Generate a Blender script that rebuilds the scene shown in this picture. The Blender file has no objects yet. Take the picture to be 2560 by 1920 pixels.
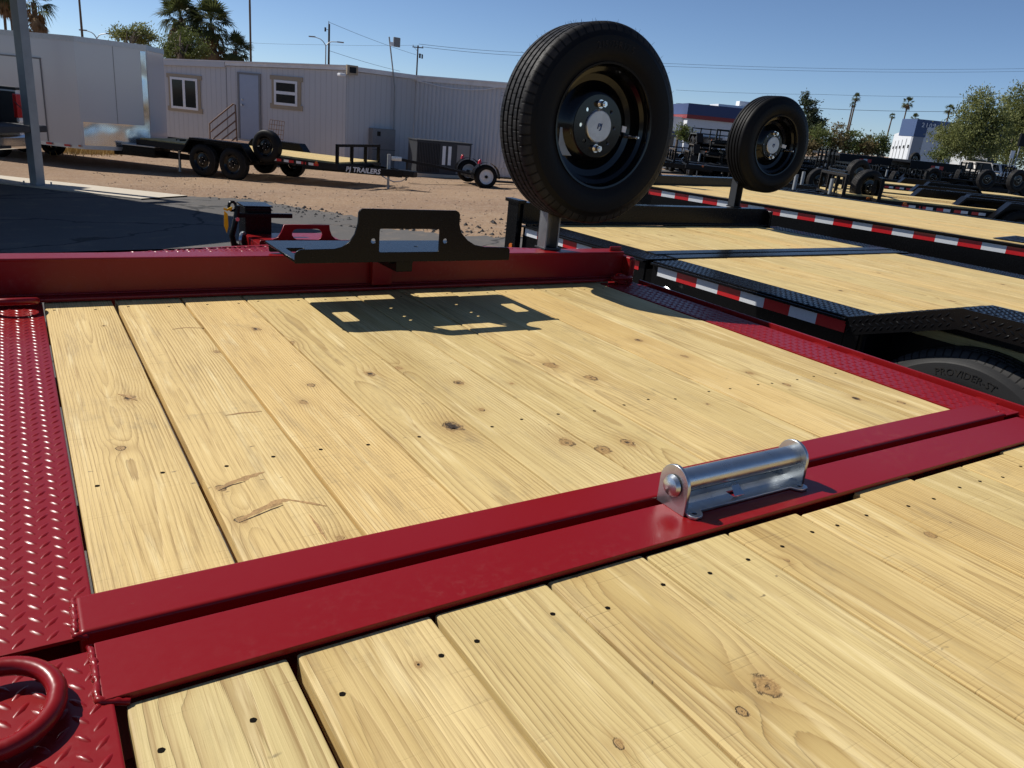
import bpy, bmesh, math, random
from mathutils import Vector, Matrix, geometry
rad = math.radians
scene = bpy.context.scene
COL = scene.collection
random.seed(7)

# ------------------------------------------------------------------ camera
# the photograph is 2560 x 1920; FPX is the focal length in those pixels, VPY / VPX the vanishing
# points of the red trailer's long and cross directions
FPX, PCX, PCY = 1904.95, 1280.0, 960.0
def cray(x, y): return Vector(((x-PCX)/FPX, -(y-PCY)/FPX, -1.0))
_ey = cray(6.94, 174.8).normalized()
_ex = cray(4353.8, 598.3); _ex = (_ex - _ey*_ex.dot(_ey)).normalized()
_ez = _ex.cross(_ey)
ROT = Matrix((_ex, _ey, _ez))            # camera -> world
CAM = Vector((0, 0, 1.5))
cam_data = bpy.data.cameras.new('camera'); cam = bpy.data.objects.new('camera', cam_data); COL.objects.link(cam)
cam_data.sensor_width = 36; cam_data.lens = FPX/2560*36
cam_data.clip_start = 0.02; cam_data.clip_end = 4000
cam.matrix_world = Matrix.Translation(CAM) @ ROT.to_4x4()
scene.camera = cam

# ------------------------------------------------------------------ light
SUN = Vector((-0.575, 0.79, 1.0)).normalized()       # towards the sun
ELEV = math.asin(SUN.z); AZ = math.atan2(SUN.x, SUN.y)
world = bpy.data.worlds.new('World'); scene.world = world; world.use_nodes = True
wn = world.node_tree.nodes; wl = world.node_tree.links
sky = wn.new('ShaderNodeTexSky'); sky.sky_type = 'NISHITA'; sky.sun_disc = False
sky.sun_elevation = ELEV; sky.sun_rotation = AZ
sky.altitude = 350; sky.air_density = 0.6; sky.dust_density = 0.25; sky.ozone_density = 4.5
bg = wn['Background']; bg.inputs['Strength'].default_value = 0.095
wl.new(sky.outputs[0], bg.inputs['Color'])
sun_data = bpy.data.lights.new('sun', 'SUN'); sun_data.energy = 5.0; sun_data.angle = rad(0.53); sun_data.color = (1.0, 0.955, 0.88)
sun = bpy.data.objects.new('sun', sun_data); COL.objects.link(sun)
sun.rotation_euler = SUN.to_track_quat('Z', 'Y').to_euler(); sun.location = (0, 0, 30)
vs = scene.view_settings
vs.view_transform = 'Standard'; vs.look = 'None'; vs.exposure = 0.15; vs.gamma = 1.0; vs.use_curve_mapping = False
scene.render.resolution_x = 1024; scene.render.resolution_y = 768
scene.render.engine = 'CYCLES'

# ------------------------------------------------------------------ positions from the photograph
def zg(x, y):                                    # the yard falls away a little towards the back left
    s = -0.6*x + 0.8*y - 2
    s = min(max(s, 0), 14)
    return -0.04*s
def onz(x, y, z=0.85):
    v = ROT @ cray(x, y); return CAM + v*((z-CAM.z)/v.z)
def ony(x, y, Y):
    v = ROT @ cray(x, y); return CAM + v*(Y/v.y)
def ond(x, y, ppm):                              # a point whose size shows at ppm photo pixels per metre
    return CAM + (ROT @ cray(x, y))*(FPX/ppm)
def ong(x, y):
    v = ROT @ cray(x, y); t = 1.5/-v.z
    for _ in range(60):
        p = CAM + v*t; t = 0.5*t + 0.5*(CAM.z - zg(p.x, p.y))/-v.z
    return CAM + v*t
def gnd(p): return Vector((p[0], p[1], zg(p[0], p[1])))

# ------------------------------------------------------------------ mesh helpers
class MB:
    def __init__(s): s.v = []; s.f = []
    def add(s, vs, fs):
        o = len(s.v); s.v += [tuple(v) for v in vs]; s.f += [tuple(o+i for i in f) for f in fs]
    def box(s, x0, x1, y0, y1, z0, z1, M=None):
        vs = [Vector((x, y, z)) for z in (z0, z1) for y in (y0, y1) for x in (x0, x1)]
        if M: vs = [M @ v for v in vs]
        s.add(vs, [(0,2,3,1),(4,5,7,6),(0,1,5,4),(2,6,7,3),(0,4,6,2),(1,3,7,5)]); return s
    def bar(s, p0, p1, w, h, up=(0,0,1)):
        p0 = Vector(p0); p1 = Vector(p1); d = (p1-p0).normalized(); u = Vector(up)
        sx = d.cross(u)
        if sx.length < 1e-4: sx = d.cross(Vector((0,1,0)))
        sx.normalize(); u = sx.cross(d)
        vs = [p + sx*a*w/2 + u*b*h/2 for p in (p0, p1) for a, b in ((-1,-1),(1,-1),(1,1),(-1,1))]
        s.add(vs, [(3,2,1,0),(4,5,6,7),(0,1,5,4),(1,2,6,5),(2,3,7,6),(3,0,4,7)]); return s
    def cyl(s, p0, p1, r0, r1=None, n=16, caps=True):
        if r1 is None: r1 = r0
        p0 = Vector(p0); p1 = Vector(p1); d = (p1-p0).normalized()
        a = d.orthogonal().normalized(); b = d.cross(a)
        vs = []
        for p, r in ((p0, r0), (p1, r1)):
            vs += [p + (a*math.cos(2*math.pi*i/n) + b*math.sin(2*math.pi*i/n))*r for i in range(n)]
        fs = [(i, (i+1) % n, n+(i+1) % n, n+i) for i in range(n)]
        if caps: fs += [tuple(range(n-1, -1, -1)), tuple(range(n, 2*n))]
        s.add(vs, fs); return s
    def tube(s, pts, r, n=8, closed=False):
        pts = [Vector(p) for p in pts]; m = len(pts); rings = []
        rr = r if isinstance(r, (list, tuple)) else [r]*m
        prev = None
        for i, p in enumerate(pts):
            if closed: d = pts[(i+1) % m] - pts[i-1]
            else: d = pts[min(i+1, m-1)] - pts[max(i-1, 0)]
            d.normalize()
            if prev is None: a = d.orthogonal().normalized()
            else:
                a = prev - d*prev.dot(d)
                a = a.normalized() if a.length > 1e-5 else d.orthogonal().normalized()
            prev = a; b = d.cross(a)
            rings.append([p + (a*math.cos(2*math.pi*k/n) + b*math.sin(2*math.pi*k/n))*rr[i] for k in range(n)])
        fs = []
        for i in range(m if closed else m-1):
            j = (i+1) % m
            fs += [(i*n+k, i*n+(k+1) % n, j*n+(k+1) % n, j*n+k) for k in range(n)]
        if not closed: fs += [tuple(range(n-1, -1, -1)), tuple((m-1)*n+k for k in range(n))]
        s.add([v for rg in rings for v in rg], fs); return s
    def lathe(s, prof, n=32, M=None, closed=False):          # profile (radius, height) round local Y
        M = M or Matrix()
        vs = []
        for i in range(n):
            a = 2*math.pi*i/n; c, t = math.cos(a), math.sin(a)
            vs += [M @ Vector((r*c, h, r*t)) for r, h in prof]
        m = len(prof); fs = []
        for i in range(n):
            j = (i+1) % n
            for k in range(m if closed else m-1):
                l = (k+1) % m
                fs.append((i*m+k, i*m+l, j*m+l, j*m+k))
        s.add(vs, fs); return s
    def prism(s, poly, z0, z1, M=None):                      # polygon in xy, extruded in z
        n = len(poly); M = M or Matrix()
        vs = [M @ Vector((x, y, z)) for z in (z0, z1) for x, y in poly]
        fs = [tuple(range(n-1, -1, -1)), tuple(range(n, 2*n))] + [(i, (i+1) % n, n+(i+1) % n, n+i) for i in range(n)]
        s.add(vs, fs); return s
    def quad(s, a, b, c, d): s.add((a, b, c, d), [(0,1,2,3)]); return s
    def mesh(s, name, bevel=0, seg=2, smooth=None):
        me = bpy.data.meshes.new(name); me.from_pydata(s.v, [], s.f); me.validate()
        bm = bmesh.new(); bm.from_mesh(me)
        bmesh.ops.recalc_face_normals(bm, faces=bm.faces)
        if bevel:
            es = [e for e in bm.edges if len(e.link_faces) == 2 and e.calc_face_angle(0) > 0.5]
            bmesh.ops.bevel(bm, geom=es, offset=bevel, segments=seg, affect='EDGES', profile=0.6, clamp_overlap=True)
        bm.to_mesh(me); bm.free()
        if smooth is None: smooth = 40 if bevel else 0
        if smooth:
            me.shade_smooth(); me.set_sharp_from_angle(angle=rad(smooth))
            if bevel and len(me.polygons) < 6000:            # area weighted normals keep the flats flat
                acc = [[] for _ in me.vertices]
                for p in me.polygons:
                    for v in p.vertices: acc[v].append((p.normal.copy(), p.area))
                nn = []
                for p in me.polygons:
                    for v in p.vertices:
                        s_ = Vector((0, 0, 0))
                        for nrm_, ar in acc[v]:
                            if nrm_.dot(p.normal) > 0.6: s_ += nrm_*ar
                        nn.append(s_.normalized() if s_.length > 1e-12 else p.normal)
                me.normals_split_custom_set(nn)
        return me
    def build(s, name, mat, parent=None, bevel=0, seg=2, smooth=None, **kw):
        return link(name, s.mesh(name, bevel, seg, smooth), mat, parent, **kw)
def link(name, me, mat, parent=None, label=None, kind=None, loc=None):
    if mat is not None:
        if not me.materials: me.materials.append(mat)
    o = bpy.data.objects.new(name, me); COL.objects.link(o)
    if parent is not None: o.parent = parent
    if label: o['label'] = label
    if kind: o['kind'] = kind
    if loc is not None: o.location = loc
    return o
def thing(name, label, cat, loc=(0,0,0), rotz=0, group=None, rot=None):
    o = bpy.data.objects.new(name, None); COL.objects.link(o)
    o.empty_display_size = 0.1
    o.location = loc; o.rotation_euler = rot if rot else (0, 0, rotz)
    tag(o, label, cat, group); return o
def tag(o, label, cat, group=None):
    o['label'] = label; o['category'] = cat
    if group: o['group'] = group
    return o
def copy_tree(o, parent=None):
    c = o.copy(); COL.objects.link(c); c.parent = parent
    for ch in list(o.children): copy_tree(ch, c)
    return c
def dup(root, loc, rotz, label, group=None):
    c = copy_tree(root); c.location = loc; c.rotation_euler = (0, 0, rotz); c['label'] = label
    if group: c['group'] = group
    return c
def curve_mesh(splines, thick, bevel=0.0):           # flat plate with holes; first outline, then holes
    cu = bpy.data.curves.new('plate', 'CURVE'); cu.dimensions = '2D'; cu.fill_mode = 'BOTH'
    cu.extrude = thick/2 - bevel; cu.bevel_depth = bevel; cu.bevel_resolution = 1; cu.offset = -bevel
    for pts in splines:
        sp = cu.splines.new('POLY'); sp.points.add(len(pts)-1); sp.use_cyclic_u = True
        for i, p in enumerate(pts): sp.points[i].co = (p[0], p[1], 0, 1)
    return eval_curve(cu)
def eval_curve(cu):
    t = bpy.data.objects.new('tmp', cu); COL.objects.link(t)
    dg = bpy.context.evaluated_depsgraph_get(); dg.update()
    me = bpy.data.meshes.new_from_object(t.evaluated_get(dg), depsgraph=dg)
    bpy.data.objects.remove(t); bpy.data.curves.remove(cu); me.materials.clear()
    return me
def text_mesh(txt, size, extrude=0.001, shear=0.0, space=1.0, bold=0.0):
    cu = bpy.data.curves.new('letters', 'FONT'); cu.body = txt; cu.size = size; cu.extrude = extrude
    cu.align_x = 'CENTER'; cu.align_y = 'CENTER'; cu.shear = shear; cu.space_character = space; cu.offset = bold
    cu.resolution_u = 2
    return eval_curve(cu)
def rrect(x0, x1, y0, y1, r, n=4):
    pts = []
    for cx, cy, a0 in ((x1-r, y1-r, 0), (x0+r, y1-r, 90), (x0+r, y0+r, 180), (x1-r, y0+r, 270)):
        for i in range(n+1):
            a = rad(a0 + 90*i/n); pts.append((cx+r*math.cos(a), cy+r*math.sin(a)))
    return pts
def circ(cx, cy, r, n=14, sy=1): return [(cx+r*math.cos(2*math.pi*i/n), cy+sy*r*math.sin(2*math.pi*i/n)) for i in range(n)]

# ------------------------------------------------------------------ materials
class NT:
    def __init__(s, name):
        s.m = bpy.data.materials.new(name); s.m.use_nodes = True
        s.t = s.m.node_tree; s.b = s.t.nodes['Principled BSDF']
    def n(s, typ, **kw):
        nd = s.t.nodes.new(typ)
        for k, v in kw.items(): setattr(nd, k, v)
        return nd
    def sock(s, nd, i, v):
        if v is None: return
        if isinstance(v, bpy.types.NodeSocket): s.t.links.new(v, nd.inputs[i])
        else: nd.inputs[i].default_value = v
    def M(s, op, a, b=None, c=None, clamp=False):
        nd = s.n('ShaderNodeMath', operation=op); nd.use_clamp = clamp
        s.sock(nd, 0, a); s.sock(nd, 1, b); s.sock(nd, 2, c); return nd.outputs[0]
    def V(s, op, a, b=None):
        nd = s.n('ShaderNodeVectorMath', operation=op); s.sock(nd, 0, a); s.sock(nd, 1, b); return nd.outputs[0]
    def scl(s, v, k):
        nd = s.n('ShaderNodeVectorMath', operation='SCALE'); s.sock(nd, 0, v); s.sock(nd, 3, k); return nd.outputs[0]
    def comb(s, x, y, z):
        nd = s.n('ShaderNodeCombineXYZ'); s.sock(nd, 0, x); s.sock(nd, 1, y); s.sock(nd, 2, z); return nd.outputs[0]
    def sep(s, v):
        nd = s.n('ShaderNodeSeparateXYZ'); s.sock(nd, 0, v); return nd.outputs
    def coord(s, which='Object'):
        return s.n('ShaderNodeTexCoord').outputs[which]
    def pos(s): return s.n('ShaderNodeNewGeometry').outputs['Position']
    def rnd(s): return s.n('ShaderNodeObjectInfo').outputs['Random']
    def noise(s, vec, scale, detail=3, rough=0.55, out=0, dist=0):
        nd = s.n('ShaderNodeTexNoise'); s.sock(nd, 'Vector', vec); s.sock(nd, 'Scale', scale); s.sock(nd, 'Detail', detail)
        s.sock(nd, 'Roughness', rough); s.sock(nd, 'Distortion', dist); return nd.outputs[out]
    def voro(s, vec, scale, feature='F1', out='Distance'):
        nd = s.n('ShaderNodeTexVoronoi', feature=feature); s.sock(nd, 'Vector', vec); s.sock(nd, 'Scale', scale); return nd.outputs[out]
    def mix(s, f, a, b, blend='MIX'):
        nd = s.n('ShaderNodeMix', data_type='RGBA', blend_type=blend)
        s.sock(nd, 0, f); s.sock(nd, 6, a); s.sock(nd, 7, b); return nd.outputs[2]
    def ramp(s, f, stops):
        nd = s.n('ShaderNodeValToRGB'); s.sock(nd, 0, f); e = nd.color_ramp.elements
        e[0].position, e[0].color = stops[0]; e[1].position, e[1].color = stops[-1]
        for p, c in stops[1:-1]:
            k = e.new(p); k.color = c
        return nd.outputs[0]
    def smooth(s, x, lo, hi):
        nd = s.n('ShaderNodeMapRange', interpolation_type='SMOOTHSTEP'); s.sock(nd, 0, x); s.sock(nd, 1, lo); s.sock(nd, 2, hi); return nd.outputs[0]
    def bump(s, h, strength=0.3, dist=0.01):
        nd = s.n('ShaderNodeBump'); s.sock(nd, 'Height', h); s.sock(nd, 'Strength', strength); s.sock(nd, 'Distance', dist)
        s.t.links.new(nd.outputs[0], s.b.inputs['Normal'])
    def set(s, **kw):
        for k, v in kw.items(): s.sock(s.b, k.replace('_', ' '), v)
        return s.m
def c4(r, g, b): return (r, g, b, 1)

def plain(name, col, rough=0.5, metal=0, var=0.12, scale=6, coat=0, bump=0, bscale=60, spec=None):
    m = NT(name); p = m.coord()
    n = m.noise(p, scale, 4)
    k = m.M('MULTIPLY_ADD', n, 2*var, 1-var)
    c = m.scl(col, k)
    m.set(Base_Color=c, Roughness=m.M('MULTIPLY_ADD', m.noise(p, scale*3.1, 3), 0.25*rough, rough*0.88), Metallic=metal, Coat_Weight=coat, Coat_Roughness=0.08)
    if spec is not None: m.set(Specular_IOR_Level=spec)
    if bump: m.bump(m.noise(p, bscale, 4), bump, 0.004)
    return m.m

def wood_mat(name, light, dark, fine=1.0):
    m = NT(name); P = m.coord(); x, y, z = m.sep(P); R = m.rnd()
    r2 = m.M('FRACT', m.M('MULTIPLY', R, 17.13)); r3 = m.M('FRACT', m.M('MULTIPLY', R, 91.7)); r4 = m.M('FRACT', m.M('MULTIPLY', R, 331.3))
    off = m.comb(m.M('MULTIPLY', R, 37.0), m.M('MULTIPLY', r2, 53.0), m.M('MULTIPLY', r3, 71.0))
    Q = m.V('ADD', P, off)
    qs = m.V('MULTIPLY', Q, (6.0, 1.5, 6.0))
    w1 = m.M('SUBTRACT', m.noise(qs, 1.0, 2), 0.5)
    w2 = m.M('SUBTRACT', m.noise(m.V('ADD', qs, (9.3, 2.1, 4.7)), 1.0, 2), 0.5)
    # wandering of the ring lines, and up to three knots from the plank's own properties
    x0 = m.M('MULTIPLY', m.M('SUBTRACT', r2, 0.5), 0.20)
    z0 = m.M('MULTIPLY_ADD', r3, 0.11, 0.012)
    tilt = m.M('MULTIPLY', m.M('SUBTRACT', r4, 0.5), 0.055)
    dx = m.M('ADD', m.M('SUBTRACT', x, x0), m.M('MULTIPLY', w1, 0.020))
    dz = m.M('ADD', m.M('ADD', m.M('MULTIPLY', y, tilt), z0), m.M('MULTIPLY', w2, 0.024))
    r = m.M('SQRT', m.M('ADD', m.M('MULTIPLY', dx, dx), m.M('MULTIPLY', dz, dz)))
    core = None; halo = None; ringk = None; defl = None; dark_k = None
    jit = m.M('MULTIPLY', m.M('SUBTRACT', m.noise(m.V('MULTIPLY', Q, (55, 55, 55)), 1.0, 4, 0.7), 0.5), 1.5)
    for kn in ('knota', 'knotb', 'knotc', 'knotd'):
        at = m.n('ShaderNodeAttribute', attribute_type='OBJECT', attribute_name=kn).outputs['Vector']
        kx, ky, kr = m.sep(at)
        ax = m.M('SUBTRACT', x, kx); ay = m.M('MULTIPLY', m.M('SUBTRACT', y, ky), 0.8)
        kr2 = m.M('MAXIMUM', kr, 0.0005)
        d = m.M('DIVIDE', m.M('SQRT', m.M('ADD', m.M('MULTIPLY', ax, ax), m.M('MULTIPLY', ay, ay))), kr2)
        dj = m.M('ADD', d, jit)
        c_ = m.M('SUBTRACT', 1.0, m.smooth(dj, 0.75, 1.0))
        h_ = m.M('EXPONENT', m.M('MULTIPLY', m.M('MULTIPLY', d, d), -0.22))
        df = m.M('MULTIPLY', m.M('EXPONENT', m.M('MULTIPLY', m.M('MULTIPLY', d, d), -0.10)), m.M('MULTIPLY', kr2, 0.75))
        rk = m.M('MULTIPLY', c_, m.M('POWER', m.M('FRACT', m.M('MULTIPLY', dj, 3.1)), 2.0))
        krn = m.M('FRACT', m.M('MULTIPLY', kr, 7919.0)); dk = m.M('MULTIPLY', m.M('SUBTRACT', 1.0, m.smooth(dj, m.M('SUBTRACT', krn, 0.55), m.M('SUBTRACT', krn, 0.15))), 0.95)
        ed = m.M('MULTIPLY', c_, m.smooth(dj, 0.6, 0.85))
        dk = m.M('MAXIMUM', dk, m.M('MULTIPLY', m.M('MULTIPLY', ed, m.smooth(m.noise(Q, 35, 2), 0.42, 0.62)), 0.8))
        core = c_ if core is None else m.M('MAXIMUM', core, c_)
        halo = h_ if halo is None else m.M('MAXIMUM', halo, h_)
        defl = df if defl is None else m.M('ADD', defl, df)
        ringk = rk if ringk is None else m.M('MAXIMUM', ringk, rk)
        dark_k = dk if dark_k is None else m.M('MAXIMUM', dark_k, dk)
    r = m.M('ADD', r, defl)
    width = m.M('MULTIPLY_ADD', r4, 0.0045, 0.0055)
    fib = m.noise(m.V('MULTIPLY', Q, (260*fine, 5, 260)), 1.0, 3, 0.6)
    ring = m.M('ADD', m.M('DIVIDE', r, width), m.M('MULTIPLY', m.M('SUBTRACT', fib, 0.5), 0.35))
    fr = m.M('FRACT', ring)
    late = m.M('MULTIPLY', m.M('POWER', fr, 3.0), m.M('SUBTRACT', 1.0, m.smooth(fr, 0.93, 1.0)))
    amp = m.M('MULTIPLY_ADD', m.noise(m.V('MULTIPLY', Q, (11, 1.6, 11)), 1.0, 3), 2.1, -0.35)
    late = m.M('MULTIPLY', late, amp, clamp=True)
    big = m.noise(m.V('MULTIPLY', Q, (7, 0.9, 7)), 1.0, 4, 0.6)
    base = m.mix(m.smooth(big, 0.28, 0.68), c4(light[0]*1.05, light[1]*1.05, light[2]*1.06), c4(light[0]*0.72, light[1]*0.66, light[2]*0.54))
    base = m.mix(m.M('MULTIPLY', R, 0.85), base, c4(light[0]*0.98, light[1]*0.87, light[2]*0.72))
    base = m.mix(m.M('MULTIPLY', r3, 0.75), base, c4(light[0]*0.80, light[1]*0.83, light[2]*0.80))
    colr = m.mix(m.M('MULTIPLY', late, 0.78), base, dark)
    colr = m.mix(m.M('MULTIPLY', m.smooth(fib, 0.50, 0.74), 0.52), colr, c4(dark[0]*0.9, dark[1]*0.85, dark[2]*0.8))
    smear = m.smooth(m.noise(m.V('MULTIPLY', Q, (22, 3.5, 22)), 1.0, 5, 0.7), 0.50, 0.76)
    colr = m.mix(m.M('MULTIPLY', smear, 0.42), colr, c4(0.25, 0.18, 0.095))
    grime = m.M('MULTIPLY', m.smooth(m.noise(Q, 5.5, 5, 0.7), 0.52, 0.72), m.smooth(m.noise(m.V('MULTIPLY', Q, (70, 16, 70)), 1.0, 4, 0.7), 0.42, 0.7))
    colr = m.mix(m.M('MULTIPLY', grime, 0.5), colr, c4(0.17, 0.135, 0.085))
    saw = m.M('MULTIPLY', m.smooth(m.noise(m.V('MULTIPLY', Q, (7, 190, 7)), 1.0, 3), 0.58, 0.74), m.smooth(m.noise(m.V('ADD', Q, (3.1, 7.7, 0)), 6, 3), 0.45, 0.62))
    pale = m.smooth(m.noise(m.V('MULTIPLY', Q, (34, 2.6, 34)), 1.0, 4, 0.65), 0.54, 0.72)
    colr = m.mix(m.M('MULTIPLY', pale, 0.45), colr, c4(0.84, 0.69, 0.37))
    colr = m.mix(m.M('MULTIPLY', saw, 0.2), colr, c4(0.25, 0.17, 0.08))
    speck = m.M('SUBTRACT', 1.0, m.smooth(m.voro(m.V('ADD', m.V('MULTIPLY', Q, (16, 34, 20)), m.scl(m.noise(Q, 40, 2, out=1), 0.6)), 1.0), 0.03, 0.12))
    keep = m.smooth(m.noise(Q, 7, 3), 0.54, 0.62)
    colr = m.mix(m.M('MULTIPLY', m.M('MULTIPLY', speck, keep), 0.7), colr, c4(0.07, 0.05, 0.035))
    colr = m.mix(m.M('MULTIPLY', halo, 0.45), colr, c4(0.36, 0.22, 0.075))
    colr = m.mix(core, colr, m.mix(m.M('MULTIPLY', ringk, 0.7), c4(0.40, 0.25, 0.095), c4(0.17, 0.095, 0.035)))
    colr = m.mix(dark_k, colr, c4(0.022, 0.014, 0.009))
    m.set(Base_Color=colr, Roughness=m.M('MULTIPLY_ADD', fib, 0.25, 0.5), Specular_IOR_Level=0.35)
    hgt = m.M('ADD', m.M('MULTIPLY', late, -0.5), m.M('ADD', m.M('MULTIPLY', fib, 0.6), m.M('MULTIPLY', dark_k, -2.5)))
    m.bump(m.M('ADD', hgt, m.M('MULTIPLY', saw, -0.4)), 0.7, 0.0018)
    return m.m
WOOD = wood_mat('new pine planks', c4(0.70, 0.54, 0.25), c4(0.25, 0.138, 0.040))
WOODF = wood_mat('new pine planks of the deck', c4(0.70, 0.54, 0.25), c4(0.25, 0.138, 0.040), 0.6)

def paint(name, col, rough=0.22, coat=0.6, dust=0.25, dcol=(0.32, 0.2, 0.17), spec=0.5):
    m = NT(name); p = m.pos()
    n1 = m.noise(p, 3.0, 5, 0.65); n2 = m.noise(p, 55, 4, 0.7)
    d = m.M('MULTIPLY', m.smooth(n1, 0.45, 0.8), m.smooth(n2, 0.45, 0.75))
    scr = m.smooth(m.noise(m.V('MULTIPLY', p, (30, 160, 60)), 1.0, 3, 0.6, dist=0.4), 0.71, 0.76)
    sc2 = m.smooth(m.noise(m.V('MULTIPLY', p, (90, 25, 90)), 1.0, 4, 0.7, dist=1.0), 0.70, 0.74); d = m.M('MAXIMUM', m.M('MAXIMUM', m.M('MULTIPLY', d, dust), m.M('MULTIPLY', scr, dust*0.5)), m.M('MULTIPLY', m.M('MULTIPLY', sc2, m.smooth(n1, 0.5, 0.65)), dust*0.9))
    base = m.mix(m.M('MULTIPLY', m.noise(p, 1.7, 3), 0.25), c4(*col), c4(col[0]*0.8, col[1]*0.75, col[2]*0.75))
    m.set(Base_Color=m.mix(d, base, c4(*dcol)), Roughness=m.M('ADD', m.M('MULTIPLY_ADD', n2, 0.12, rough-0.05), m.M('MULTIPLY', d, 0.5)),
          Coat_Weight=coat, Coat_Roughness=0.06, Specular_IOR_Level=spec)
    m.bump(m.noise(p, 140, 2), 0.05, 0.001)
    return m.m
RED = paint('red powder coat', (0.215, 0.0055, 0.0065), 0.30, 0.03, 0.26, (0.30, 0.13, 0.11), spec=0.27)
BLACK = paint('black powder coat', (0.0045, 0.0045, 0.005), 0.25, 0.0, 0.06, (0.10, 0.085, 0.07), spec=0.17)
RIMB = paint('black wheel enamel', (0.003, 0.003, 0.0034), 0.12, 0.08, 0.03, (0.10, 0.085, 0.07), spec=0.3)
BLACKM = paint('dusty black steel', (0.008, 0.008, 0.009), 0.42, 0.0, 0.2, (0.08, 0.068, 0.055), spec=0.2)

def metal_mat(name, col, rough, var=0.1):
    m = NT(name); p = m.coord()
    v = m.voro(p, 45, out='Color'); n = m.noise(p, 24, 5, 0.7)
    k = m.sep(v)[0]
    f = m.M('ADD', m.M('MULTIPLY', k, var), m.M('MULTIPLY_ADD', n, var, 1-var))
    c = m.scl(col, f)
    m.set(Base_Color=c, Metallic=0.95, Roughness=m.M('MULTIPLY_ADD', n, 0.35, rough-0.1))
    m.bump(n, 0.08, 0.002)
    return m.m
GALV = metal_mat('zinc plate', (0.50, 0.53, 0.55), 0.24)
POSTM = metal_mat('dull aluminium post', (0.30, 0.30, 0.295), 0.40)
ALU = metal_mat('mill aluminium', (0.55, 0.55, 0.54), 0.42)
CHROME = metal_mat('chrome', (0.75, 0.75, 0.76), 0.12, 0.02)

def rubber(name, col=(0.006, 0.006, 0.0065), dusty=0.1, dcol=(0.085, 0.07, 0.055)):
    m = NT(name); p = m.coord()
    n = m.noise(p, 14, 5, 0.65)
    m.set(Base_Color=m.mix(m.M('MULTIPLY', m.smooth(n, 0.4, 0.75), dusty), c4(*col), c4(*dcol)), Roughness=m.M('MULTIPLY_ADD', n, 0.25, 0.45), Specular_IOR_Level=0.13)
    m.bump(m.noise(p, 160, 3), 0.12, 0.001)
    return m.m
RUBBER = rubber('tyre rubber'); RUBDUST = rubber('dusty tyre rubber', (0.045, 0.045, 0.046), 0.6, (0.11, 0.10, 0.09))

def tape(name, col):
    m = NT(name); p = m.coord()
    v = m.voro(p, 240, 'DISTANCE_TO_EDGE'); e = m.smooth(v, 0.02, 0.06)
    n = m.noise(p, 12, 3)
    m.set(Base_Color=m.mix(e, c4(*[c*0.72 for c in col]), m.mix(m.M('MULTIPLY', n, 0.3), c4(*col), c4(*[c*0.8 for c in col]))), Roughness=0.3, Coat_Weight=0.4)
    return m.m
TAPEW = tape('white reflective tape', (0.72, 0.74, 0.76)); TAPER = tape('red reflective tape', (0.55, 0.012, 0.016))

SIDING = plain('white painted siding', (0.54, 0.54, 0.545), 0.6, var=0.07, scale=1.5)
TRIMB = plain('tan window trim', (0.36, 0.29, 0.20), 0.6, var=0.08)
WHITE = plain('white vinyl', (0.75, 0.76, 0.77), 0.4, var=0.04)
ROOFC = plain('roof coating', (0.72, 0.70, 0.68), 0.7, var=0.18, scale=4)
DOORM = plain('pale blue door paint', (0.34, 0.40, 0.50), 0.5, var=0.06)
GREYBOX = plain('grey enamel', (0.20, 0.20, 0.20), 0.5, var=0.12)
DKBOX = plain('dark grey enamel', (0.024, 0.026, 0.031), 0.55, var=0.15)
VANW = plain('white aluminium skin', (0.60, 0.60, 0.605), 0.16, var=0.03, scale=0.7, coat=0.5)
RUST = plain('rusty pipe', (0.17, 0.095, 0.06), 0.75, var=0.3, scale=20)
STEELG = plain('weathered galvanised post', (0.30, 0.315, 0.32), 0.5, metal=0.3, var=0.2, scale=5)
CONC = plain('concrete', (0.50, 0.44, 0.35), 0.85, var=0.12, scale=3, bump=0.3)
ORANGE = plain('amber lens', (0.55, 0.13, 0.02), 0.25, coat=0.6)
REDLENS = plain('red lens', (0.45, 0.012, 0.012), 0.2, coat=0.8)
YELLOW = plain('yellow tag', (0.70, 0.48, 0.02), 0.5)
CARW = plain('white car paint', (0.72, 0.72, 0.73), 0.2, coat=0.8, var=0.02)
CARB = plain('beige car paint', (0.46, 0.42, 0.36), 0.25, coat=0.8, var=0.03)
CARGREY = plain('grey bed liner plastic', (0.03, 0.032, 0.036), 0.7)
BLUEB = plain('navy facade paint', (0.028, 0.05, 0.14), 0.6, var=0.06)
BLUEL = plain('blue facade paint', (0.052, 0.09, 0.19), 0.6, var=0.06)
REDB = plain('red stripe paint', (0.23, 0.03, 0.03), 0.6)
STUCCO = plain('pale stucco', (0.62, 0.64, 0.66), 0.85, var=0.06, scale=1.2)
STUCCOG = plain('grey stucco', (0.30, 0.32, 0.36), 0.85, var=0.06, scale=1.2)
WOODPOLE = plain('creosote pole', (0.055, 0.038, 0.028), 0.9, var=0.3, scale=12)
WIRE = plain('dark cable', (0.03, 0.03, 0.03), 0.6)
BARK = plain('grey brown bark', (0.13, 0.095, 0.065), 0.95, var=0.35, scale=9, bump=0.6, bscale=18)
STRAW = plain('dead palm thatch', (0.24, 0.15, 0.075), 0.95, var=0.35, scale=7)
LEDW = plain('lamp housing', (0.25, 0.25, 0.25), 0.5)
def glass_mat():
    m = NT('dark window glass'); m.set(Base_Color=c4(0.006, 0.008, 0.010), Roughness=0.06, Specular_IOR_Level=0.25); return m.m
GLASS = glass_mat()
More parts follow.
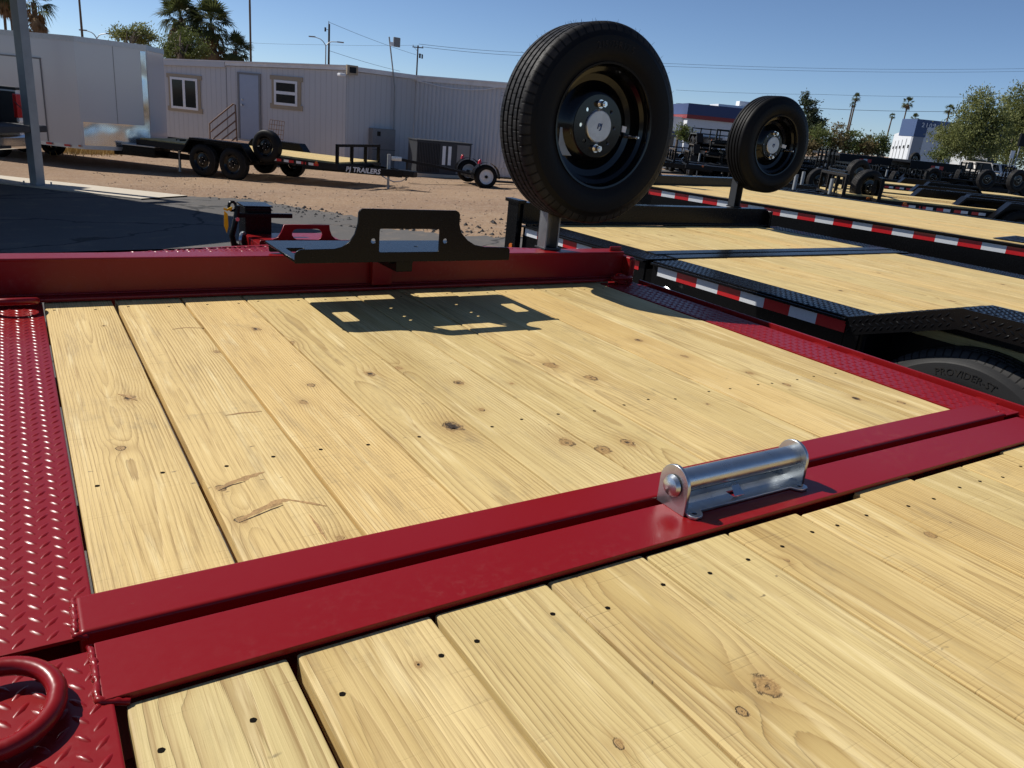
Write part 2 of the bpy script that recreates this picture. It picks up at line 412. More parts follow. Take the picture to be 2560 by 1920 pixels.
def leaf_mat(name, col):
    m = NT(name); p = m.coord()
    n = m.noise(p, 1.1, 3); n2 = m.noise(p, 9, 2)
    a = m.mix(n, c4(col[0]*0.65, col[1]*0.7, col[2]*0.6), c4(col[0]*1.3, col[1]*1.25, col[2]*1.2))
    a = m.mix(m.M('MULTIPLY', n2, 0.4), a, c4(col[0]*1.25, col[1]*1.0, col[2]*0.8))
    m.set(Base_Color=a, Roughness=0.55, Specular_IOR_Level=0.3, Transmission_Weight=0.0)
    tr = m.n('ShaderNodeBsdfTranslucent'); m.sock(tr, 0, a)
    mx = m.n('ShaderNodeMixShader'); mx.inputs[0].default_value = 0.35
    m.t.links.new(m.b.outputs[0], mx.inputs[1]); m.t.links.new(tr.outputs[0], mx.inputs[2])
    m.t.links.new(mx.outputs[0], m.t.nodes['Material Output'].inputs[0])
    return m.m
PALM = leaf_mat('palm frond', (0.075, 0.095, 0.035)); MESQ = leaf_mat('mesquite leaf', (0.105, 0.135, 0.04))
PALO = leaf_mat('palo verde leaf', (0.18, 0.205, 0.075)); PINE = leaf_mat('pine needles', (0.045, 0.065, 0.035)); DRYB = leaf_mat('dry brush', (0.17, 0.14, 0.07))

# ------------------------------------------------------------------ ground
def inside(p, poly):
    x, y = p; r = False; j = len(poly)-1
    for i in range(len(poly)):
        xi, yi = poly[i]; xj, yj = poly[j]
        if (yi > y) != (yj > y) and x < (xj-xi)*(y-yi)/(yj-yi)+xi: r = not r
        j = i
    return r
def axis(lo, hi, step, far, grow=1.35):
    a = []; t = lo
    while t <= hi+1e-6: a.append(t); t += step
    d = step; t = a[-1]
    while t < far: d *= grow; t += d; a.append(t)
    d = step; t = a[0]; b = []
    while t > -far: d *= grow; t -= d; b.append(t)
    return b[::-1] + a
def ground_sheet(name, xs, ys, dz, keep=None, jit=0):
    rnd = random.Random(3); vs = []; idx = {}
    for j, y in enumerate(ys):
        for i, x in enumerate(xs):
            jx = rnd.uniform(-jit, jit); jy = rnd.uniform(-jit, jit)
            vs.append((x+jx, y+jy, zg(x+jx, y+jy)+dz))
    w = len(xs); fs = []
    for j in range(len(ys)-1):
        for i in range(w-1):
            if keep is None or inside(((xs[i]+xs[i+1])/2, (ys[j]+ys[j+1])/2), keep):
                fs.append((j*w+i, j*w+i+1, (j+1)*w+i+1, (j+1)*w+i))
    me = bpy.data.meshes.new(name); me.from_pydata(vs, [], fs)
    bm = bmesh.new(); bm.from_mesh(me)
    bmesh.ops.delete(bm, geom=[v for v in bm.verts if not v.link_faces], context='VERTS')
    bm.to_mesh(me); bm.free()
    return me
def dirt_mat():
    m = NT('tan gravelly dirt'); p = m.pos()
    n1 = m.noise(p, 0.35, 5, 0.6); n2 = m.noise(p, 4, 6, 0.7); n3 = m.noise(p, 34, 4, 0.7)
    st = m.voro(p, 28, out='Color'); k = m.sep(st)[0]
    tr = m.noise(m.V('MULTIPLY', p, (0.5, 3.0, 1)), 1.0, 4, 0.6)
    c = m.mix(m.smooth(n1, 0.3, 0.7), c4(0.335, 0.225, 0.14), c4(0.265, 0.175, 0.115))
    c = m.mix(m.M('MULTIPLY', m.smooth(tr, 0.5, 0.72), 0.45), c, c4(0.38, 0.275, 0.185))
    c = m.mix(m.M('MULTIPLY', m.smooth(n2, 0.55, 0.75), 0.5), c, c4(0.20, 0.15, 0.11))
    c = m.mix(m.M('MULTIPLY', m.smooth(k, 0.72, 0.9), 0.55), c, c4(0.40, 0.31, 0.235))
    c = m.mix(m.M('MULTIPLY', m.smooth(n3, 0.62, 0.8), 0.6), c, c4(0.13, 0.10, 0.08))
    m.set(Base_Color=c, Roughness=0.95, Specular_IOR_Level=0.15)
    m.bump(m.M('ADD', n2, m.M('MULTIPLY', n3, 0.6)), 0.9, 0.05)
    return m.m
def asphalt_mat():
    m = NT('worn asphalt'); p = m.pos()
    n1 = m.noise(p, 0.5, 5, 0.6); n3 = m.noise(p, 60, 3, 0.7); n2 = m.noise(p, 3, 5, 0.7)
    c = m.mix(n1, c4(0.075, 0.072, 0.07), c4(0.13, 0.12, 0.11))
    c = m.mix(m.M('MULTIPLY', m.smooth(n2, 0.5, 0.75), 0.5), c, c4(0.22, 0.175, 0.135))
    c = m.mix(m.M('MULTIPLY', m.smooth(n3, 0.5, 0.75), 0.5), c, c4(0.05, 0.05, 0.05))
    cr = m.voro(m.V('ADD', p, m.scl(m.noise(p, 1.5, 4, out=1), 0.8)), 0.33, 'DISTANCE_TO_EDGE')
    c = m.mix(m.M('MULTIPLY', m.M('SUBTRACT', 1.0, m.smooth(cr, 0.004, 0.014)), 0.8), c, c4(0.02, 0.02, 0.02))
    m.set(Base_Color=c, Roughness=0.9, Specular_IOR_Level=0.25)
    m.bump(n3, 0.5, 0.01)
    return m.m
DIRT = dirt_mat(); ASPH = asphalt_mat()
link('ground', ground_sheet('ground', axis(-8, 30, 0.8, 1500), axis(-4, 34, 0.8, 1500), 0), DIRT, kind='structure')
ASPOLY = [(-300, 60), (-40, 45), (-0.3, 17.4), (0.9, 15.6), (2.2, 15.0), (3.5, 14.4), (4.0, 13.0), (4.5, 11.7), (4.3, 10.4), (5.2, 9.3), (8.0, 8.6),
          (11, 10), (14, 13.5), (17.5, 19), (27, 30), (60, 70), (300, 300), (600, 300), (600, -300), (-300, -300)]
xs = sorted(set([round(a, 3) for a in axis(0.0, 9.0, 0.15, 420, 1.25)])); ys = axis(6.0, 17.5, 0.15, 420, 1.25)
link('asphalt', ground_sheet('asphalt', xs, ys, 0.012, ASPOLY, 0.045), ASPH, kind='structure')

# loose gravel and broken asphalt crumbs on the dirt
def stones(name, n, sampler, smin, smax, mat):
    mb = MB(); rnd = random.Random(11)
    for _ in range(n):
        p = sampler(rnd)
        if p is None: continue
        r = smin + (smax-smin)*rnd.random()**3
        c = Vector((p[0], p[1], zg(*p)+r*0.25)); a = rnd.random()*6.28
        vs = [c + Vector((r*math.cos(a+k*1.57)*rnd.uniform(.6, 1.2), r*math.sin(a+k*1.57)*rnd.uniform(.6, 1.2), rnd.uniform(-.3, .1)*r)) for k in range(4)]
        vs += [c + Vector((0, 0, r*rnd.uniform(.4, .8))), c - Vector((0, 0, r*.5))]
        mb.add(vs, [(0,1,4),(1,2,4),(2,3,4),(3,0,4),(1,0,5),(2,1,5),(3,2,5),(0,3,5)])
    o = mb.build(name, mat, kind='stuff'); return o
PEBBLE = plain('pebbles', (0.27, 0.195, 0.135), 0.9, var=0.5, scale=3); CRUMB = plain('asphalt crumbs', (0.05, 0.047, 0.045), 0.9, var=0.4, scale=9)
def s1(r):
    p = (r.uniform(1.5, 15), r.uniform(8.5, 27)); return None if inside(p, ASPOLY) else p
tag(stones('gravel', 5000, s1, 0.005, 0.026, PEBBLE), 'loose tan gravel scattered over the dirt yard', 'gravel')
def s2(r):
    t = r.random(); a = Vector((4.1, 10.2)).lerp(Vector((7.6, 8.9)), t) if r.random() < .5 else Vector((3.3, 14.5)).lerp(Vector((4.4, 10.8)), t)
    return (a.x + r.gauss(0, .22), a.y + r.gauss(0, .30))
tag(stones('asphalt_rubble', 600, s2, 0.010, 0.05, CRUMB), 'crumbled black asphalt lumps along the broken pavement edge', 'rubble')
def s3(r):
    p = ong(r.uniform(880, 1560), 560 + r.gauss(0, 7) - 0.02*abs(r.uniform(-300, 300))); return (p.x, p.y)
tag(stones('asphalt_clods', 110, s3, 0.012, 0.05, CRUMB), 'row of dark clods on the tan dirt behind the black steel tray', 'clods')

# concrete strip along the edge of the pavement
mb = MB()
a0, a1 = Vector((2.55, 14.75)), Vector((-6.0, 27.0)); d = (a1-a0).normalized(); nrm = Vector((d.y, -d.x))
N = 24
for i in range(N):
    p, q = a0.lerp(a1, i/N), a0.lerp(a1, (i+1)/N)
    w0 = -0.0; w1 = -1.0
    c = [p+nrm*w0, q+nrm*w0, q+nrm*w1, p+nrm*w1]
    mb.quad(*[(v.x, v.y, zg(v.x, v.y)+0.035) for v in c])
    for u, v in ((c[0], c[1]), (c[2], c[3])):
        mb.quad((u.x, u.y, zg(u.x, u.y)+.035), (v.x, v.y, zg(v.x, v.y)+.035), (v.x, v.y, zg(v.x, v.y)-.05), (u.x, u.y, zg(u.x, u.y)-.05))
mb.build('concrete_strip', CONC, kind='structure')

# ------------------------------------------------------------------ tread plate
def lug_verts(L=0.0125, W=0.0042, H=0.0017, n=8):
    vs = [(0, 0, H)]; fs = []
    for k, (s, h) in enumerate(((0.55, H*0.8), (1.0, 0.0))):
        for i in range(n):
            a = 2*math.pi*i/n; c, t = math.cos(a), math.sin(a)
            vs.append((L*s*c, W*s*t*(1-0.25*abs(c)), h))
    for i in range(n):
        j = (i+1) % n
        fs.append((0, 1+i, 1+j)); fs.append((1+i, 1+n+i, 1+n+j, 1+j))
    return vs, fs
LUGV, LUGF = lug_verts()
LUGV0, LUGF0 = lug_verts(n=6); LR = random.Random(77)
def lugs(mb, x0, x1, y0, y1, z, M=None, px=0.0176, py=0.0285, coarse=False, sc=1.0):
    vs, fs = (LUGV0, LUGF0) if coarse else (LUGV, LUGF)
    px *= sc; py *= sc
    i = 0; x = x0 + px*0.7
    while x < x1 - px*0.5:
        a = rad(52) if i % 2 else rad(-52); c, s = math.cos(a), math.sin(a)
        y = y0 + py*(0.5 if i % 2 else 1.0)
        while y < y1 - py*0.35:
            k_ = LR.uniform(.90, 1.08); hh = LR.uniform(.75, 1.2); ox = LR.uniform(-.0006, .0006); oy = LR.uniform(-.0006, .0006)
            pts = [Vector((x + ox + sc*k_*(u*c - v*s), y + oy + sc*k_*(u*s + v*c), z + sc*w*hh)) for u, v, w in vs]
            if M: pts = [M @ p for p in pts]
            mb.add(pts, fs); y += py
        x += px; i += 1
    return mb

# ------------------------------------------------------------------ wheels
def tread_mat(name, R, base=(0.0055, 0.0055, 0.006), dusty=0.2, N=62, dcol=(0.075, 0.070, 0.066)):
    m = NT(name); p = m.coord(); x, y, z = m.sep(p)
    r = m.M('SQRT', m.M('ADD', m.M('MULTIPLY', x, x), m.M('MULTIPLY', z, z)))
    on = m.smooth(r, R*0.93, R*0.945)
    ang = m.M('ARCTAN2', z, x)
    f = m.M('FRACT', m.M('ADD', m.M('MULTIPLY', ang, N/6.28318), m.M('MULTIPLY', m.M('FLOOR', m.M('MULTIPLY', y, 24.0)), 0.37)))
    ln = m.M('SUBTRACT', 1.0, m.smooth(m.M('ABSOLUTE', m.M('SUBTRACT', f, 0.5)), 0.07, 0.11))
    ln = m.M('MULTIPLY', ln, on)
    n = m.noise(p, 13, 5, 0.65); n2 = m.noise(p, 90, 3, 0.7)
    dust = m.M('MULTIPLY', m.M('MULTIPLY_ADD', on, 0.85, 0.15), m.M('MULTIPLY', m.smooth(n, 0.2, 0.7), m.M('MULTIPLY', dusty, m.M('MULTIPLY_ADD', on, 1.0, 1.0))))
    c = m.mix(dust, c4(*base), c4(*dcol))
    c = m.mix(m.M('MULTIPLY', ln, 0.85), c, c4(0.004, 0.004, 0.004))
    ringl = m.smooth(m.M('FRACT', m.M('MULTIPLY', r, 130.0)), 0.8, 0.95)
    m.set(Base_Color=c, Roughness=m.M('MULTIPLY_ADD', n, 0.25, 0.40), Specular_IOR_Level=0.13)
    m.bump(m.M('ADD', m.M('MULTIPLY', ln, -1.0), m.M('ADD', m.M('MULTIPLY', n2, 0.12), m.M('MULTIPLY', ringl, 0.04))), 0.8, 0.003)
    return m.m
LETTERD = rubber('dusty tyre lettering', (0.015, 0.015, 0.015), 0.4); LETTER = rubber('raised tyre lettering', (0.014, 0.014, 0.0145), 0.25); TREAD = tread_mat('new truck tyre', 0.385); TREADD = tread_mat('dusty truck tyre', 0.428, (0.026, 0.026, 0.0265), 0.3, 84, (0.075, 0.07, 0.065))
TREADS = tread_mat('trailer tyre', 0.385, (0.008, 0.008, 0.008), 0.35, 56)

def tyre_profile(R, w, rr, hi=True):
    side = [(rr, .034), (rr+.002, .016), (rr+.014, .008), (rr+.03, .006), (rr+.034, .003), (rr+.06, -.002), (rr+.085, -.003), (R-.052, 0.0), (R-.048, .0035), (R-.03, .010), (R-.016, .016), (R-.006, .024), (R-.001, .032)]
    if not hi: side = [(rr, .03), (rr+.02, .008), (rr+.07, -.003), (R-.04, .006), (R-.012, .018), (R, .034)]
    tread = []
    gs = (0.27, 0.42, 0.58, 0.73)
    for g in gs:
        h = w*g
        tread += [(R, h-.0065), (R-.013, h-.0045), (R-.013, h+.0045), (R, h+.0065)]
    return side + tread + [(r, w-h) for r, h in reversed(side)]
def bend_text(txt, size, radius, h, flip=False, shear=0.0):
    me = text_mesh(txt, size, 0.002, shear, 1.05)
    for v in me.vertices:
        a = math.pi/2 - v.co.x/radius; r = radius + v.co.y
        v.co = Vector((r*math.cos(a), h - v.co.z, r*math.sin(a)))
    me.flip_normals() if False else None
    return me
def wheel_parts(root, R=0.385, w=0.215, rr=0.225, hi=True, rim_mat=None, tyre_mat=None, lug=2, text=None, nubs=0, sticker=False, cap=True, n=None, rim_name='rim'):
    n = n or (112 if hi else 40)
    rim_mat = rim_mat or RIMB; tyre_mat = tyre_mat or TREAD
    ty = MB().lathe(tyre_profile(R, w, rr, hi), n).build('tyre', tyre_mat, root, smooth=32)
    if nubs:
        mb = MB(); rd = random.Random(5)
        for _ in range(nubs):
            a = rd.random()*6.283; h = w*rd.choice((.13, .2, .34, .5, .66, .8, .87)); L = rd.uniform(.006, .016); t = .0006
            da = rd.uniform(-.3, .3)
            p0 = Vector((math.cos(a)*(R-.001), h, math.sin(a)*(R-.001))); p1 = p0 + Vector((math.cos(a+da), rd.uniform(-.3, .3), math.sin(a+da)))*L
            mb.cyl(p0, p1, t, t*.6, 3, False)
        mb.build('tyre_hair', RUBBER, ty, kind='stuff')
    if text:
        link('lettering', bend_text(text, .036, R-.085, -.0022), LETTER if tyre_mat is TREAD else LETTERD, ty)
    prof = [(rr+.016, .010), (rr+.014, .004), (rr+.006, .005), (rr+.001, .014), (rr-.004, .034), (rr-.020, .042), (rr-.024, .070), (rr-.030, .090), (rr-.055, .096), (rr-.075, .086), (rr-.092, .066), (rr-.106, .058), (rr-.112, .0575)]
    if not hi: prof = [(rr+.012, .006), (rr, .02), (rr-.02, .045), (rr-.05, .05), (rr-.09, .038), (rr-.12, .036)]
    rim = MB().lathe(prof, n if hi else 32).build(rim_name, rim_mat, root, smooth=35)
    # barrel behind the disc
    MB().lathe([(rr-.004, .034), (rr-.02, .06), (rr-.02, w-.05), (rr+.002, w-.02), (rr+.014, w-.008)], n if hi else 24).build('rim_barrel', rim_mat, rim, smooth=35)
    rin = prof[-1][0]
    if hi:
        holes = [circ(0, 0, .066, 32)] + [circ(.086*math.cos(a), .086*math.sin(a), .0085, 12) for a in [rad(k*45) for k in (0, 1, 3, 4, 5, 7)]]
        me = curve_mesh([circ(0, 0, rin+.003, 64)] + holes, .008)
        me.transform(Matrix.Rotation(rad(90), 4, 'X')); me.transform(Matrix.Translation((0, .058, 0)))
        link('hub_plate', me, rim_mat, rim)
        if cap:
            MB().lathe([(0.0001, .044), (.060, .044), (.0635, .047), (.064, .075)], 48).build('hub_cap', ALU, rim, smooth=40)
            tm = text_mesh('PJ', .03, .0012, .2, 1.0, .0008); tm.transform(Matrix.Rotation(rad(90), 4, 'X')); tm.transform(Matrix.Translation((0, .0432, 0)))
            link('cap_logo', tm, BLUEL, rim)
        for s in (1, -1):
            mb = MB().cyl((0, .050, s*.087), (0, .060, s*.087), .017, n=20); mb.cyl((0, .024, s*.087), (0, .052, s*.087), .0125, n=6)
            mb.cyl((0, .018, s*.087), (0, .03, s*.087), .007, n=12)
            mb.build('lug_nut', CHROME, rim, smooth=30)
        MB().cyl((.185, .02, -.03), (.172, .085, -.028), .006, .009, 10).cyl((.1845, .006, -.03), (.185, .02, -.03), .0045, n=8).build('valve_stem', CHROME, rim, smooth=40)
        if sticker:
            MB().box(.125, .165, .0, .0008, -.012, .012, Matrix.Translation((0, .093, .02)) @ Matrix.Rotation(rad(-10), 4, 'Z') @ Matrix.Rotation(rad(8), 4, 'Y')).build('rim_sticker', WHITE, rim)
    else:
        MB().cyl((0, .030, 0), (0, .05, 0), rin+.004, n=24).build('hub_plate', rim_mat, rim, smooth=40)
        mb = MB().cyl((0, .0, 0), (0, .035, 0), .04, n=16)
        mb.build('hub_cap', BLACKM if rim_mat is not CHROME else BLACK, rim, smooth=40)
        for k in range(5): MB().cyl((.075*math.cos(k*1.2566), .016, .075*math.sin(k*1.2566)), (.075*math.cos(k*1.2566), .032, .075*math.sin(k*1.2566)), .010, n=6).build('lug_nut', CHROME, rim)
    return root

# ------------------------------------------------------------------ planks
def plank_mesh(w, L, t=0.038, bev=0.0045):
    return MB().box(-w/2, w/2, 0, L, -t, 0).mesh('plank', bev, 2, 50)
SCREW = MB().lathe([(0.0001, -.0035), (.0022, -.0032), (.0045, -.0012), (.0055, .0004)], 10, Matrix.Rotation(rad(-90), 4, 'X') @ Matrix.Scale(-1, 4, (0, 1, 0))).mesh('screw', smooth=40)
SCREW = MB().prism([(r*math.cos(k*.5236), r*math.sin(k*.5236)) for k, r in enumerate((.0044, .0037, .0038, .0036, .0042, .0038, .0037, .0041, .0036, .0038, .0040, .0037))], -.003, .0005).mesh('screw')
SCREWM = plain('black screw', (0.010, 0.008, 0.006), 0.95, spec=0.05)
KN = ('knota', 'knotb', 'knotc', 'knotd')
def lay_planks(root, count, xa, pitch, gap, y0, y1, z, mat, knots=(), screws=(), jitter=0.004, rs=1, share=False, thick=.038):
    rd = random.Random(rs); out = []; meshes = {}
    for i in range(count):
        g = gap if isinstance(gap, float) else gap[i]
        w = pitch - g; L = y1 - y0; key = round(w, 4)
        if share:
            if key not in meshes: meshes[key] = plank_mesh(w, L, thick)
            me = meshes[key]
        else: me = plank_mesh(w, L + rd.uniform(-jitter, jitter), thick)
        cx = xa + pitch*(i+.5) - g/2 + .0
        o = link('plank', me, mat, root, loc=(cx, y0 + rd.uniform(-jitter, jitter), z + rd.uniform(-.0014, .0014)))
        o.rotation_euler = (0, rad(rd.uniform(-.25, .25)), 0)
        ks = [k for k in knots if abs(k[0]-cx) < pitch/2]
        for j in range(4):
            if j < len(ks): o[KN[j]] = (ks[j][0]-cx, ks[j][1]-o.location.y, ks[j][2])
            elif rd.random() < .5: o[KN[j]] = (rd.uniform(-.4, .4)*w, rd.uniform(0, L), rd.uniform(.004, .013) if not ks else rd.uniform(.003, .007))
            else: o[KN[j]] = (0.0, -50.0, .001)
        for sy in screws:
            for sx in (-.27, .27):
                link('screw', SCREW, SCREWM, o, loc=(sx*w + rd.uniform(-.022, .022), sy - o.location.y + rd.uniform(-.014, .010), .0))
        out.append(o)
    return out

YELLOW = leaf_mat('yellow plastic tag', (0.70, 0.46, 0.02))
# ================================================================== red trailer
DZ = 0.85
red = thing('tilt_trailer', 'glossy dark red flatbed trailer with pine plank deck and tread plate edges', 'trailer', (0, 0, 0))
def kpt(x, y, r, dd=DZ):
    p = onz(x*1.1573, y*1.1573, dd); return (p.x, p.y, r)
front_knots = [kpt(*k) for k in ((261,969,.010),(280,860,.014),(553,712,.016),(630,740,.012),(673,833,.010),(656,870,.012),(800,808,.016),(978,922,.026),(992,827,.015),
    (1190,790,.024),(1277,817,.02),(1302,972,.020),(1225,955,.020),(1357,957,.018),(478,1056,.010),(522,1124,.011),(470,760,.010),(860,795,.012),(1380,735,.016),(1480,770,.012),(1620,805,.011),(1700,830,.012),(1850,860,.013),(1040,885,.010),(735,1163,.009))]
front_gaps = [.011, .006, .0045, .004, .0035, .004, .0035, .003, .0035, .003, .003]
lay_planks(red, 11, .035, .1929, front_gaps, .992, 2.655, DZ, WOOD, front_knots, (1.345, 2.53), .003, 21)
rear_knots = [kpt(*k, .84) for k in ((1655,1487,.019),(1603,1542,.008),(1337,1614,.008),(1240,1243,.010),(905,1442,.006),(2010,1160,.012),(1700,1215,.006))]
rear_gaps = [.012, .007, .006, .0055, .005, .006, .005, .005, .005, .005, .005]
lay_planks(red, 11, .046, .1925, rear_gaps, -2.6, .782, .8445, WOOD, rear_knots, (.706,), .006, 8)
# torn grain slivers on the second plank
TORN = plain('torn brown wood', (0.36, 0.215, 0.085), 0.85, var=0.5, scale=45, bump=0.8, bscale=120); TORND = plain('dark torn wood', (0.05, 0.028, 0.012), 0.9)
rs = random.Random(4)
def sliver(pts, w, z, mat, name='torn_grain'):
    P = [onz(x*1.1573, y*1.1573, DZ) for x, y in pts]; up = []; dn = []
    n = 14
    for k in range(n+1):
        t = k/n*(len(P)-1); i = min(int(t), len(P)-2); p = P[i].lerp(P[i+1], t-i); d = (P[i+1]-P[i]).normalized(); s = Vector((-d.y, d.x, 0))
        ww = w*math.sin(math.pi*min(1, (k+.35)/(n+.6)))**.7
        up.append(p + s*ww*rs.uniform(.35, .65)); dn.append(p - s*ww*rs.uniform(.3, .8))
    mb = MB(); q = [(p.x, p.y) for p in up + dn[::-1]]
    mb.prism(q, z-.004, z); mb.build(name, mat, red)
sliver([(470,1058),(505,1042),(540,1030),(572,1020)], .013, DZ+.0009, TORN); sliver([(470,1062),(500,1049),(530,1041)], .0032, DZ+.0012, TORND)
sliver([(515,1127),(560,1103),(605,1082),(628,1080)], .014, DZ+.0009, TORN); sliver([(514,1131),(545,1119),(590,1100),(612,1092)], .0032, DZ+.0012, TORND); sliver([(622,1080),(660,1086),(705,1094)], .006, DZ+.0011, TORN)
sliver([(487,898),(520,893),(566,889)], .006, DZ+.0011, TORN); sliver([(372,712),(400,708),(440,709)], .006, DZ+.0011, TORN); sliver([(255,852),(275,856),(296,866)], .008, DZ+.0011, TORN)
sliver([(668,1112),(690,1142),(706,1168)], .004, DZ+.0011, TORN)
# joists and frame below
for y in (2.58, 2.05, 1.345, 1.06, .72, .1, -.6, -1.3, -2.0, -2.55): MB().box(-.24, 2.33, y-.03, y+.03, .74, .797).build('joist', RED, red)
for x in (.55, 1.62): MB().box(x-.04, x+.04, -2.6, 2.66, .56, .735).build('main_beam', RED, red)
# tread plate strips, with rolled inner edges
def strip(x0, x1, y0, y1, z, mat, root, roll=0, lugz=0.0, coarse=False, name='tread_plate', turn=.035):
    mb = MB(); th = .006
    mb.box(x0, x1, y0, y1, z-th, z)
    if roll > 0: mb.box(x1-.006, x1+.0008, y0+.001, y1-.001, z-turn, z-.0005)
    if roll < 0: mb.box(x0-.0008, x0+.006, y0+.001, y1-.001, z-turn, z-.0005)
    o = mb.build(name, mat, root, bevel=.0025)
    lugs(MB(), x0-.003, x1+.003, y0+.002, y1-.002, z, coarse=coarse).build('raised_lugs', mat, o, smooth=80, kind='stuff')
    return o
strip(-.29, .030, .918, 2.640, DZ+.001, RED, red, 1)
strip(-.29, .034, -.60, .886, DZ+.001, RED, red, 1)
strip(2.160, 2.346, .918, 2.610, DZ+.001, RED, red, -1)
strip(2.172, 2.346, -.60, .886, DZ+.001, RED, red, -1)
# cross bars at the tilt joint
MB().box(.010, 2.262, .916, 1.001, DZ-.05, DZ+.0075).build('cross_bar', RED, red, bevel=.0075, seg=4)
MB().box(.024, 2.275, .786, .893, DZ-.004, DZ+.0055).build('cross_bar', RED, red, bevel=.0018)
MB().box(-.29, 2.346, .82, .886, DZ-.12, DZ-.006).build('joint_beam', RED, red)
MB().box(-.29, 2.346, .921, .99, DZ-.14, DZ-.052).build('joint_beam', RED, red)
rd = random.Random(2)
def bead(pts, r, mat, root):
    q = []
    for a, b in zip(pts, pts[1:]):
        a = Vector(a); b = Vector(b); m = max(2, int((b-a).length/.0035))
        for i in range(m): q.append(a.lerp(b, i/m) + Vector((rd.uniform(-1, 1), rd.uniform(-1, 1), rd.uniform(-.5, .8)))*.0009)
    q.append(Vector(pts[-1]))
    MB().tube(q, [r*rd.uniform(.75, 1.2) for _ in q], 7).build('weld_bead', mat, root, smooth=60)
bead([(.009, .998, DZ+.002), (.008, .95, DZ+.003), (.006, .922, DZ+.002), (.02, .916, DZ-.002)], .0048, RED, red)
bead([(.02, .892, DZ+.002), (.022, .84, DZ+.003), (.020, .79, DZ+.002), (.05, .783, DZ-.004)], .005, RED, red)
bead([(2.263, .998, DZ+.002), (2.266, .93, DZ+.003), (2.262, .918, DZ+.001)], .0048, RED, red)
# header channel
YH = 2.66
mb = MB(); mb.box(-.33, 2.315, YH, YH+.012, DZ+.004, .978); mb.box(-.33, 2.315, YH-.002, YH+.085, .970, .980); mb.box(-.33, 2.315, YH-.045, YH+.001, DZ+.004, DZ+.016)
mb.build('header_beam', RED, red, bevel=.004)
MB().box(2.315, 2.345, YH-.055, YH+.09, DZ-.08, .962).build('header_end', RED, red, bevel=.012, seg=4)
MB().box(2.25, 2.315, YH+.02, YH+.03, .97, 1.0).build('header_tab', RED, red, bevel=.005)
MB().box(1.085, 1.165, YH-.03, YH-.001, DZ+.02, .957).build('receiver_gusset', RED, red, bevel=.003)
bead([(-.3, YH-.003, DZ+.018), (2.3, YH-.003, DZ+.018)], .0035, RED, red)
# rub rail on the right with stake spacers
MB().box(2.372, 2.383, -2.6, 2.60, DZ-.055, DZ+.012).build('rub_rail', RED, red, bevel=.002)
for y in (1.02, 1.46, 1.60, 2.1, 2.52, .55, .1): MB().box(2.3465, 2.3715, y-.03, y+.03, DZ-.07, DZ-.002).build('stake_spacer', RED, red, bevel=.002)
MB().box(2.334, 2.346, -2.6, 2.61, DZ-.16, DZ-.0065).build('side_rail', RED, red)
MB().box(-.302, -.2905, -2.6, 2.64, DZ-.16, DZ-.0005).build('side_rail', RED, red)
# lashing rings
def ring(cx, cy, z, rx, ry, r, tilt, root, mat, rz=0):
    M = Matrix.Translation((cx, cy, z)) @ Matrix.Rotation(rz, 4, 'Z') @ Matrix.Rotation(tilt, 4, 'X')
    pts = [M @ Vector((rx*math.cos(a), ry*math.sin(a), 0)) for a in [2*math.pi*i/36 for i in range(36)]]
    o = MB().tube(pts, r, 10, True).build('lashing_ring', mat, root, smooth=60)
    return o
ring(-.075, .805, DZ+.0185, .058, .062, .0105, rad(4), red, RED)
ring(-.045, 2.545, DZ+.028, .06, .05, .0105, rad(-14), red, RED)
ring(2.262, 2.595, DZ+.024, .045, .034, .0095, rad(-12), red, RED)
MB().box(2.225, 2.265, 2.565, 2.60, DZ+.002, DZ+.045).build('ring_bracket', RED, red, bevel=.008)
# tongue: triangular tread plate, frame, jack, front tool plate
tri = [(-.30, YH+.087), (.02, YH+.087), (.93, 2.955), (1.28, 2.955), (2.15, YH+.087)]
mb = MB(); mb.prism(tri, .962, .972); o = mb.build('tongue_plate', RED, red, bevel=.002)
mb = MB()
full = MB(); lugs(full, -.2, 2.1, YH+.10, 2.95, .972)
nv = len(LUGV)
for i in range(0, len(full.v), nv):
    c = full.v[i]
    if inside((c[0]-.02, c[1]+.012), tri) and inside((c[0]+.02, c[1]+.012), tri): mb.add(full.v[i:i+nv], LUGF)
mb.build('raised_lugs', RED, o, smooth=80, kind='stuff')
for s in (0, 1):
    p0 = (.25 if s == 0 else 1.95, 2.70, .80); MB().bar(p0, (1.1 + (-.06 if s == 0 else .06), 4.05, .70), .075, .15).build('tongue_beam', RED, red)
MB().box(1.03, 1.17, 3.95, 4.45, .62, .76).build('coupler', BLACKM, red, bevel=.02)
YJ = 3.25
def JP(x, y): return ony(x, y, YJ)
pa, pb = JP(612, 515), JP(680, 615)
jk = MB().box(pa.x, pb.x, YJ-.0, YJ+.11, .60, pa.z-.006).build('jack', BLACK, red, bevel=.004)
MB().box(pa.x-.006, pb.x+.004, YJ-.008, YJ+.118, pa.z-.004, pa.z+.002).build('jack_cap', BLACK, jk, bevel=.0015)
MB().cyl(((pa.x+pb.x)/2, YJ+.05, .05), ((pa.x+pb.x)/2, YJ+.05, .62), .032, n=16).cyl(((pa.x+pb.x)/2, YJ+.05, zg(1, 3.3)), ((pa.x+pb.x)/2, YJ+.05, .06), .09, .05, 16).build('jack_leg', GALV, jk, smooth=40)
h0, h1 = JP(590, 535), JP(727, 538)
MB().bar((h0.x, YJ-.02, h1.z), (h1.x, YJ-.02, h1.z), .014, .019).build('jack_handle', BLACK, jk, bevel=.003)
hk = [JP(588, 510), JP(587, 530), JP(581, 560), JP(575, 585), JP(580, 607), JP(600, 622)]
